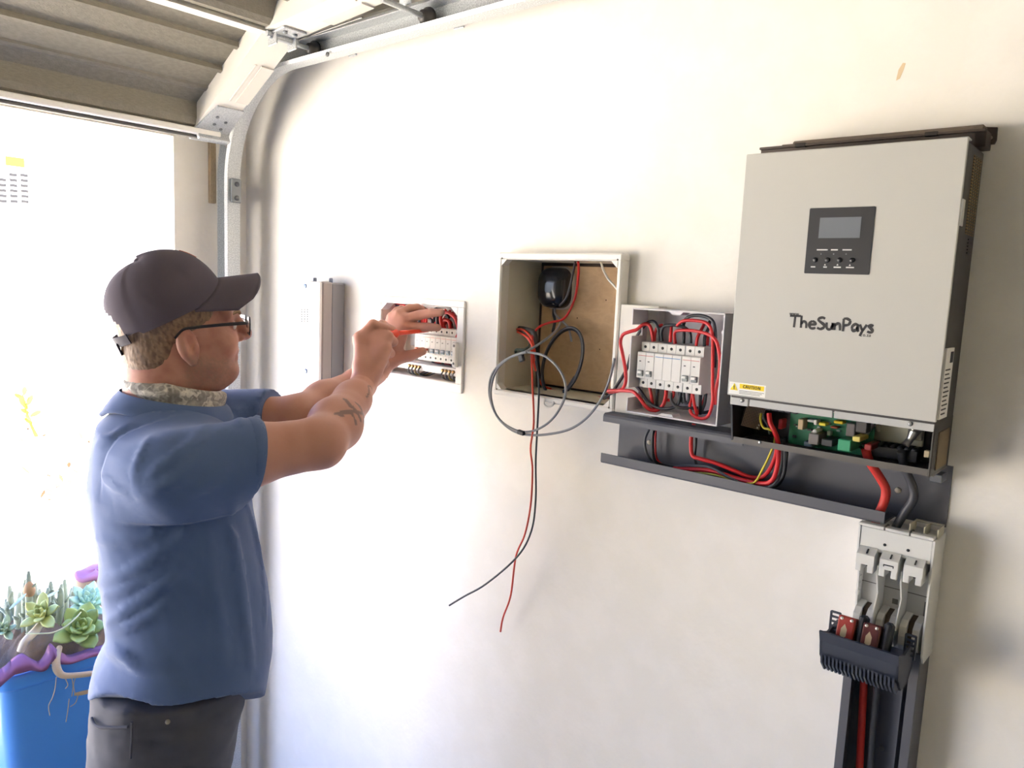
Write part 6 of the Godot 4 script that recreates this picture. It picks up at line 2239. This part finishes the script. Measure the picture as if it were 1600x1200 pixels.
func build_tub() -> void:
	var rng := RandomNumberGenerator.new()
	rng.seed = 77
	var blue := mat("5093d6", 0.42)
	var cx := -2.63
	var cz := 0.40
	var top := 0.55
	var tub := thing("plastic_tub", "blue plastic tub full of succulents standing in the garage doorway", "tub", Vector3(cx, -0.02, cz))
	var st := new_st()
	var rings := []
	for q in [[0.40, 0.38, -0.018], [0.41, 0.39, -0.012], [0.455, 0.455, 0.50], [0.457, 0.457, 0.52], [0.445, 0.445, 0.52], [0.43, 0.43, 0.44]]:
		rings.append(rounded_ring(cx, cz, q[0], q[1], 0.05, q[2]))
	loft(st, rings)
	obj("body", st, blue, tub)
	st = new_st()
	rings = []
	for q in [[0.457, 0.505], [0.478, 0.507], [0.482, 0.515], [0.482, 0.540], [0.474, top], [0.455, top], [0.447, 0.54], [0.447, 0.515]]:
		rings.append(rounded_ring(cx, cz, q[0], q[0], 0.055, q[1]))
	loft(st, rings, false)
	obj("rim", st, mat("4f95dc", 0.38), tub)
	# soil
	st = new_st()
	var noise := FastNoiseLite.new()
	noise.seed = 4
	noise.frequency = 1.0
	var n := 40
	var g := []
	for i in n + 1:
		var row := PackedVector3Array()
		for j in n + 1:
			var uu := 2.0 * i / n - 1.0
			var vv := 2.0 * j / n - 1.0
			var x := cx + 0.21 * uu * sqrt(1.0 - 0.22 * vv * vv)
			var z := cz + 0.21 * vv * sqrt(1.0 - 0.22 * uu * uu)
			var e := minf(minf(i, n - i), minf(j, n - j)) / 6.0
			row.append(Vector3(x, 0.50 + 0.085 * smoothstep(0.0, 1.6, e) + 0.02 * noise.get_noise_2d(x * 30, z * 30) + 0.012 * noise.get_noise_2d(x * 110, z * 110), z))
		g.append(row)
	st.set_smooth_group(0)
	for i in n:
		for j in n:
			quad(st, g[i][j], g[i + 1][j], g[i + 1][j + 1], g[i][j + 1], Vector3.UP)
	for i in n:
		for e in [0, n]:
			quad(st, g[i][e], g[i + 1][e], g[i + 1][e] - Vector3(0, 0.04, 0), g[i][e] - Vector3(0, 0.04, 0), Vector3(0, 0, e - 1))
			quad(st, g[e][i], g[e][i + 1], g[e][i + 1] - Vector3(0, 0.04, 0), g[e][i] - Vector3(0, 0.04, 0), Vector3(e - 1, 0, 0))
	var soil := obj("potting_soil", st, tri_mat([[0.25, "5f4b3c"], [0.5, "7d6650"], [0.75, "9a8468"]], 0.15, Vector3(8, 8, 8), 0.95, 0.8, 0.2, 161))
	soil.set_meta("kind", "stuff")
	tag(soil, "dry brown fibrous soil heaped in the blue tub", "soil")
	# purple cloth lying along the front rim
	var purple := mat("8a5a7c", 0.85)
	st = new_st()
	rings = []
	var line := [[-6, 1052, 26], [8, 1045, 20], [22, 1032, 22], [36, 1024, 26], [48, 1030, 18], [62, 1036, 14], [72, 1024, 22], [80, 1008, 26], [92, 1018, 20], [108, 1026, 12], [124, 1022, 11], [142, 1016, 11], [165, 1010, 12]]
	for i in line.size():
		var q: Array = line[i]
		var hi := pxx(q[0], q[1], -2.41)
		var lo := pxx(q[0] + 2, q[1] + q[2], -2.372)
		var mid := hi.lerp(lo, 0.5) + Vector3(0.012 + 0.012 * sin(i * 2.1), 0.004, 0)
		var w := Vector3(-0.006, 0.001, 0)
		rings.append(PackedVector3Array([hi, mid, lo, lo + w, mid + w * 1.4, hi + w * 2.0]))
	var sm := []
	for k in 6:
		var col := []
		for r in rings:
			col.append(r[k])
		sm.append(curve(col, 4))
	rings = []
	for i in sm[0].size():
		var ring := PackedVector3Array()
		for k in 6:
			ring.append(sm[k][i])
		rings.append(ring)
	loft(st, rings)
	tag(obj("purple_cloth", st, purple), "folded purple cloth lying over the rim of the blue tub", "cloth")
	# brown woven pot with cloth, behind the plants
	var bp := pxx(150, 912, -2.80)
	var pot := thing("woven_pot", "brown woven pot with purple cloth behind the succulents", "pot", Vector3(bp.x, 0.5, bp.z))
	st = new_st()
	var prof := []
	for k in 13:
		prof.append(Vector2(0.062 + 0.003 * (k % 2), bp.y - 0.5 - 0.075 + k * 0.009))
	prof.push_front(Vector2(0.055, 0.0))
	prof.push_front(Vector2(0.0, 0.0))
	prof.append(Vector2(0.05, bp.y - 0.5 + 0.03))
	prof.append(Vector2(0.0, bp.y - 0.5 + 0.028))
	lathe(st, Vector3(bp.x, 0.5, bp.z), Vector3.UP, prof, 24)
	obj("basket", st, tri_mat([[0.3, "7d6a58"], [0.5, "a08c74"], [0.7, "b8a58a"]], 0.12, Vector3(14, 30, 14), 0.9, 0.5, 0.2, 171), pot)
	st = new_st()
	rings = []
	for k in 5:
		var ring := PackedVector3Array()
		for j in 24:
			var a := TAU * j / 24
			var r: float = [0.064, 0.068, 0.06, 0.03, 0.004][k]
			ring.append(Vector3(bp.x + cos(a) * r, bp.y + 0.032 + [0.0, 0.008, 0.018, 0.02, 0.02][k] + 0.005 * sin(a * 4.0), bp.z + sin(a) * r))
		rings.append(ring)
	loft(st, rings)
	obj("cloth_top", st, mat("8f6384", 0.85), pot)
	# rosettes
	var green := mat("9fb46a", 0.5)
	var green2 := mat("8aa25c", 0.5)
	var pale := mat("a9cdb4", 0.5)
	var pale2 := mat("94bba4", 0.5)
	rosette("green_rosette", "large green rosette with broad rounded leaves at the tub rim", pxx(126, 984, -2.47), Vector3(0.7, 0.75, 0.2), 0.088, 17, 0.6, green, green2, rng)
	rosette("blue_green_rosette", "blue-green rosette of many plump leaves behind the green one", pxx(138, 945, -2.56), Vector3(0.5, 0.9, 0.1), 0.074, 24, 0.46, pale, pale2, rng)
	rosette("yellow_green_rosette", "yellow-green leggy rosette leaning over the soil", pxx(66, 962, -2.50), Vector3(0.5, 0.8, 0.5), 0.072, 13, 0.46, mat("b9bf73", 0.5), mat("a5b066", 0.5), rng)
	rosette("small_rosette", "small pale rosette half hidden at the tub corner", pxx(8, 985, -2.55), Vector3(0.6, 0.8, 0.4), 0.045, 12, 0.45, mat("9db08a", 0.5), mat("8c9f7c", 0.5), rng)
	st = new_st()
	tb(st, [pxx(70, 968, -2.50), pxx(56, 985, -2.48), pxx(40, 1002, -2.46), pxx(32, 1018, -2.46)], [0.009, 0.012, 0.012, 0.01], 8)
	tag(obj("plant_stem", st, mat("cbbfa6", 0.8)), "bare pale stem running from the yellow-green rosette into the soil", "stem")
	# upright finger stems
	var shades := ["8f9a84", "9da690", "a8b19c", "838e7a"]
	for q in [[10, 975, 935], [20, 972, 915], [28, 968, 925], [38, 970, 905], [45, 965, 892], [52, 968, 912], [60, 960, 920], [72, 965, 918], [82, 962, 908], [90, 960, 912], [100, 962, 905], [108, 960, 918], [3, 980, 950], [16, 985, 940], [33, 982, 935], [64, 975, 935], [85, 975, 932], [115, 965, 915]]:
		var xx := rng.randf_range(-2.74, -2.58)
		var a := pxx(q[0], q[1] + 20, xx)
		var b := pxx(q[0] + rng.randf_range(-7, 7), q[2], xx - 0.02)
		a.y = minf(a.y, 0.57)
		var s := thing("finger_succulent", "upright grey-green finger stem in the tub's back clump", "plant", a, "finger stems in the blue tub")
		st = new_st()
		tb(st, [a, a.lerp(b, 0.35) + Vector3(0, 0, rng.randf_range(-0.006, 0.006)), a.lerp(b, 0.75), b], [0.009, 0.0115, 0.011, 0.004], 8)
		obj("stem", st, mat(shades[rng.randi() % 4], 0.6), s)
		for k in 3:
			st = new_st()
			var o := a.lerp(b, 0.3 + 0.2 * k)
			leaf(st, o, Vector3(rng.randf_range(-0.6, 1), 0.8, rng.randf_range(-1, 1)).normalized(), Vector3.UP, 0.035, 0.016, 0.006)
			obj("leaf", st, mat(shades[rng.randi() % 4], 0.6), s)
	# strap leaves and a brown pod
	for q in [[15, 952, 42, 930], [-4, 945, 10, 965], [70, 935, 92, 925]]:
		st = new_st()
		var a := pxx(q[0], q[1], -2.56)
		var b := pxx(q[2], q[3], -2.58)
		leaf(st, a, (b - a).normalized(), Vector3.UP, a.distance_to(b), 0.014, 0.005, 0.1)
		tag(obj("strap_leaf", st, mat("b4c4bc", 0.5)), "pale narrow strap leaf leaning across the finger stems", "leaf", "strap leaves in the tub")
	st = new_st()
	lathe(st, pxx(46, 925, -2.60), Vector3.UP, [Vector2(0, -0.02), Vector2(0.012, -0.012), Vector2(0.018, 0.005), Vector2(0.012, 0.024), Vector2(0.004, 0.036), Vector2(0, 0.042)], 12)
	tag(obj("brown_pod", st, mat("9a7a56", 0.7)), "brown bud standing among the grey-green finger stems", "bud")
	# thin runner looping over the rosettes
	st = new_st()
	tb(st, [pxx(40, 990, -2.46), pxx(62, 990, -2.43), pxx(84, 988, -2.42), pxx(104, 978, -2.42), pxx(120, 964, -2.44), pxx(130, 952, -2.47)], 0.0022, 6)
	tag(obj("runner_stem", st, mat("c6c79a", 0.6)), "thin pale runner stretched across the rosettes", "stem")
	# thick root hanging over the rim, with rootlets
	var root := thing("hanging_root", "thick pale bent root hanging over the tub rim with fine rootlets", "root", pxx(100, 1056, -2.37))
	st = new_st()
	tb(st, [pxx(93, 1012, -2.44), pxx(88, 1028, -2.385), pxx(89, 1045, -2.365), pxx(98, 1055, -2.355), pxx(118, 1055, -2.35), pxx(138, 1053, -2.345), pxx(160, 1050, -2.34)], [0.008, 0.011, 0.0115, 0.0095, 0.0085, 0.0085, 0.008], 10)
	obj("root", st, tri_mat([[0.3, "a8906f"], [0.6, "c9b596"], [0.8, "d8c8ae"]], 0.1, Vector3(20, 20, 20), 0.85, 0.6, 0.2, 181), root)
	st = new_st()
	tb(st, [pxx(116, 1085, -2.355), pxx(128, 1083, -2.35), pxx(150, 1078, -2.345)], [0.004, 0.0065, 0.006], 8)
	obj("side_root", st, mat("b09a78", 0.9), root)
	for q in [[[88, 1058], [86, 1075], [82, 1090], [76, 1103], [78, 1118]], [[112, 1058], [114, 1072], [112, 1088]], [[118, 1058], [115, 1070], [117, 1084]], [[102, 1060], [106, 1070], [102, 1076]], [[108, 1092], [106, 1110], [103, 1128]], [[122, 1086], [118, 1098], [110, 1104]]]:
		st = new_st()
		var pts := []
		for p in q:
			pts.append(pxx(p[0], p[1], -2.352))
		tb(st, pts, 0.0013, 5)
		obj("rootlet", st, mat("bda98a", 0.9), root)
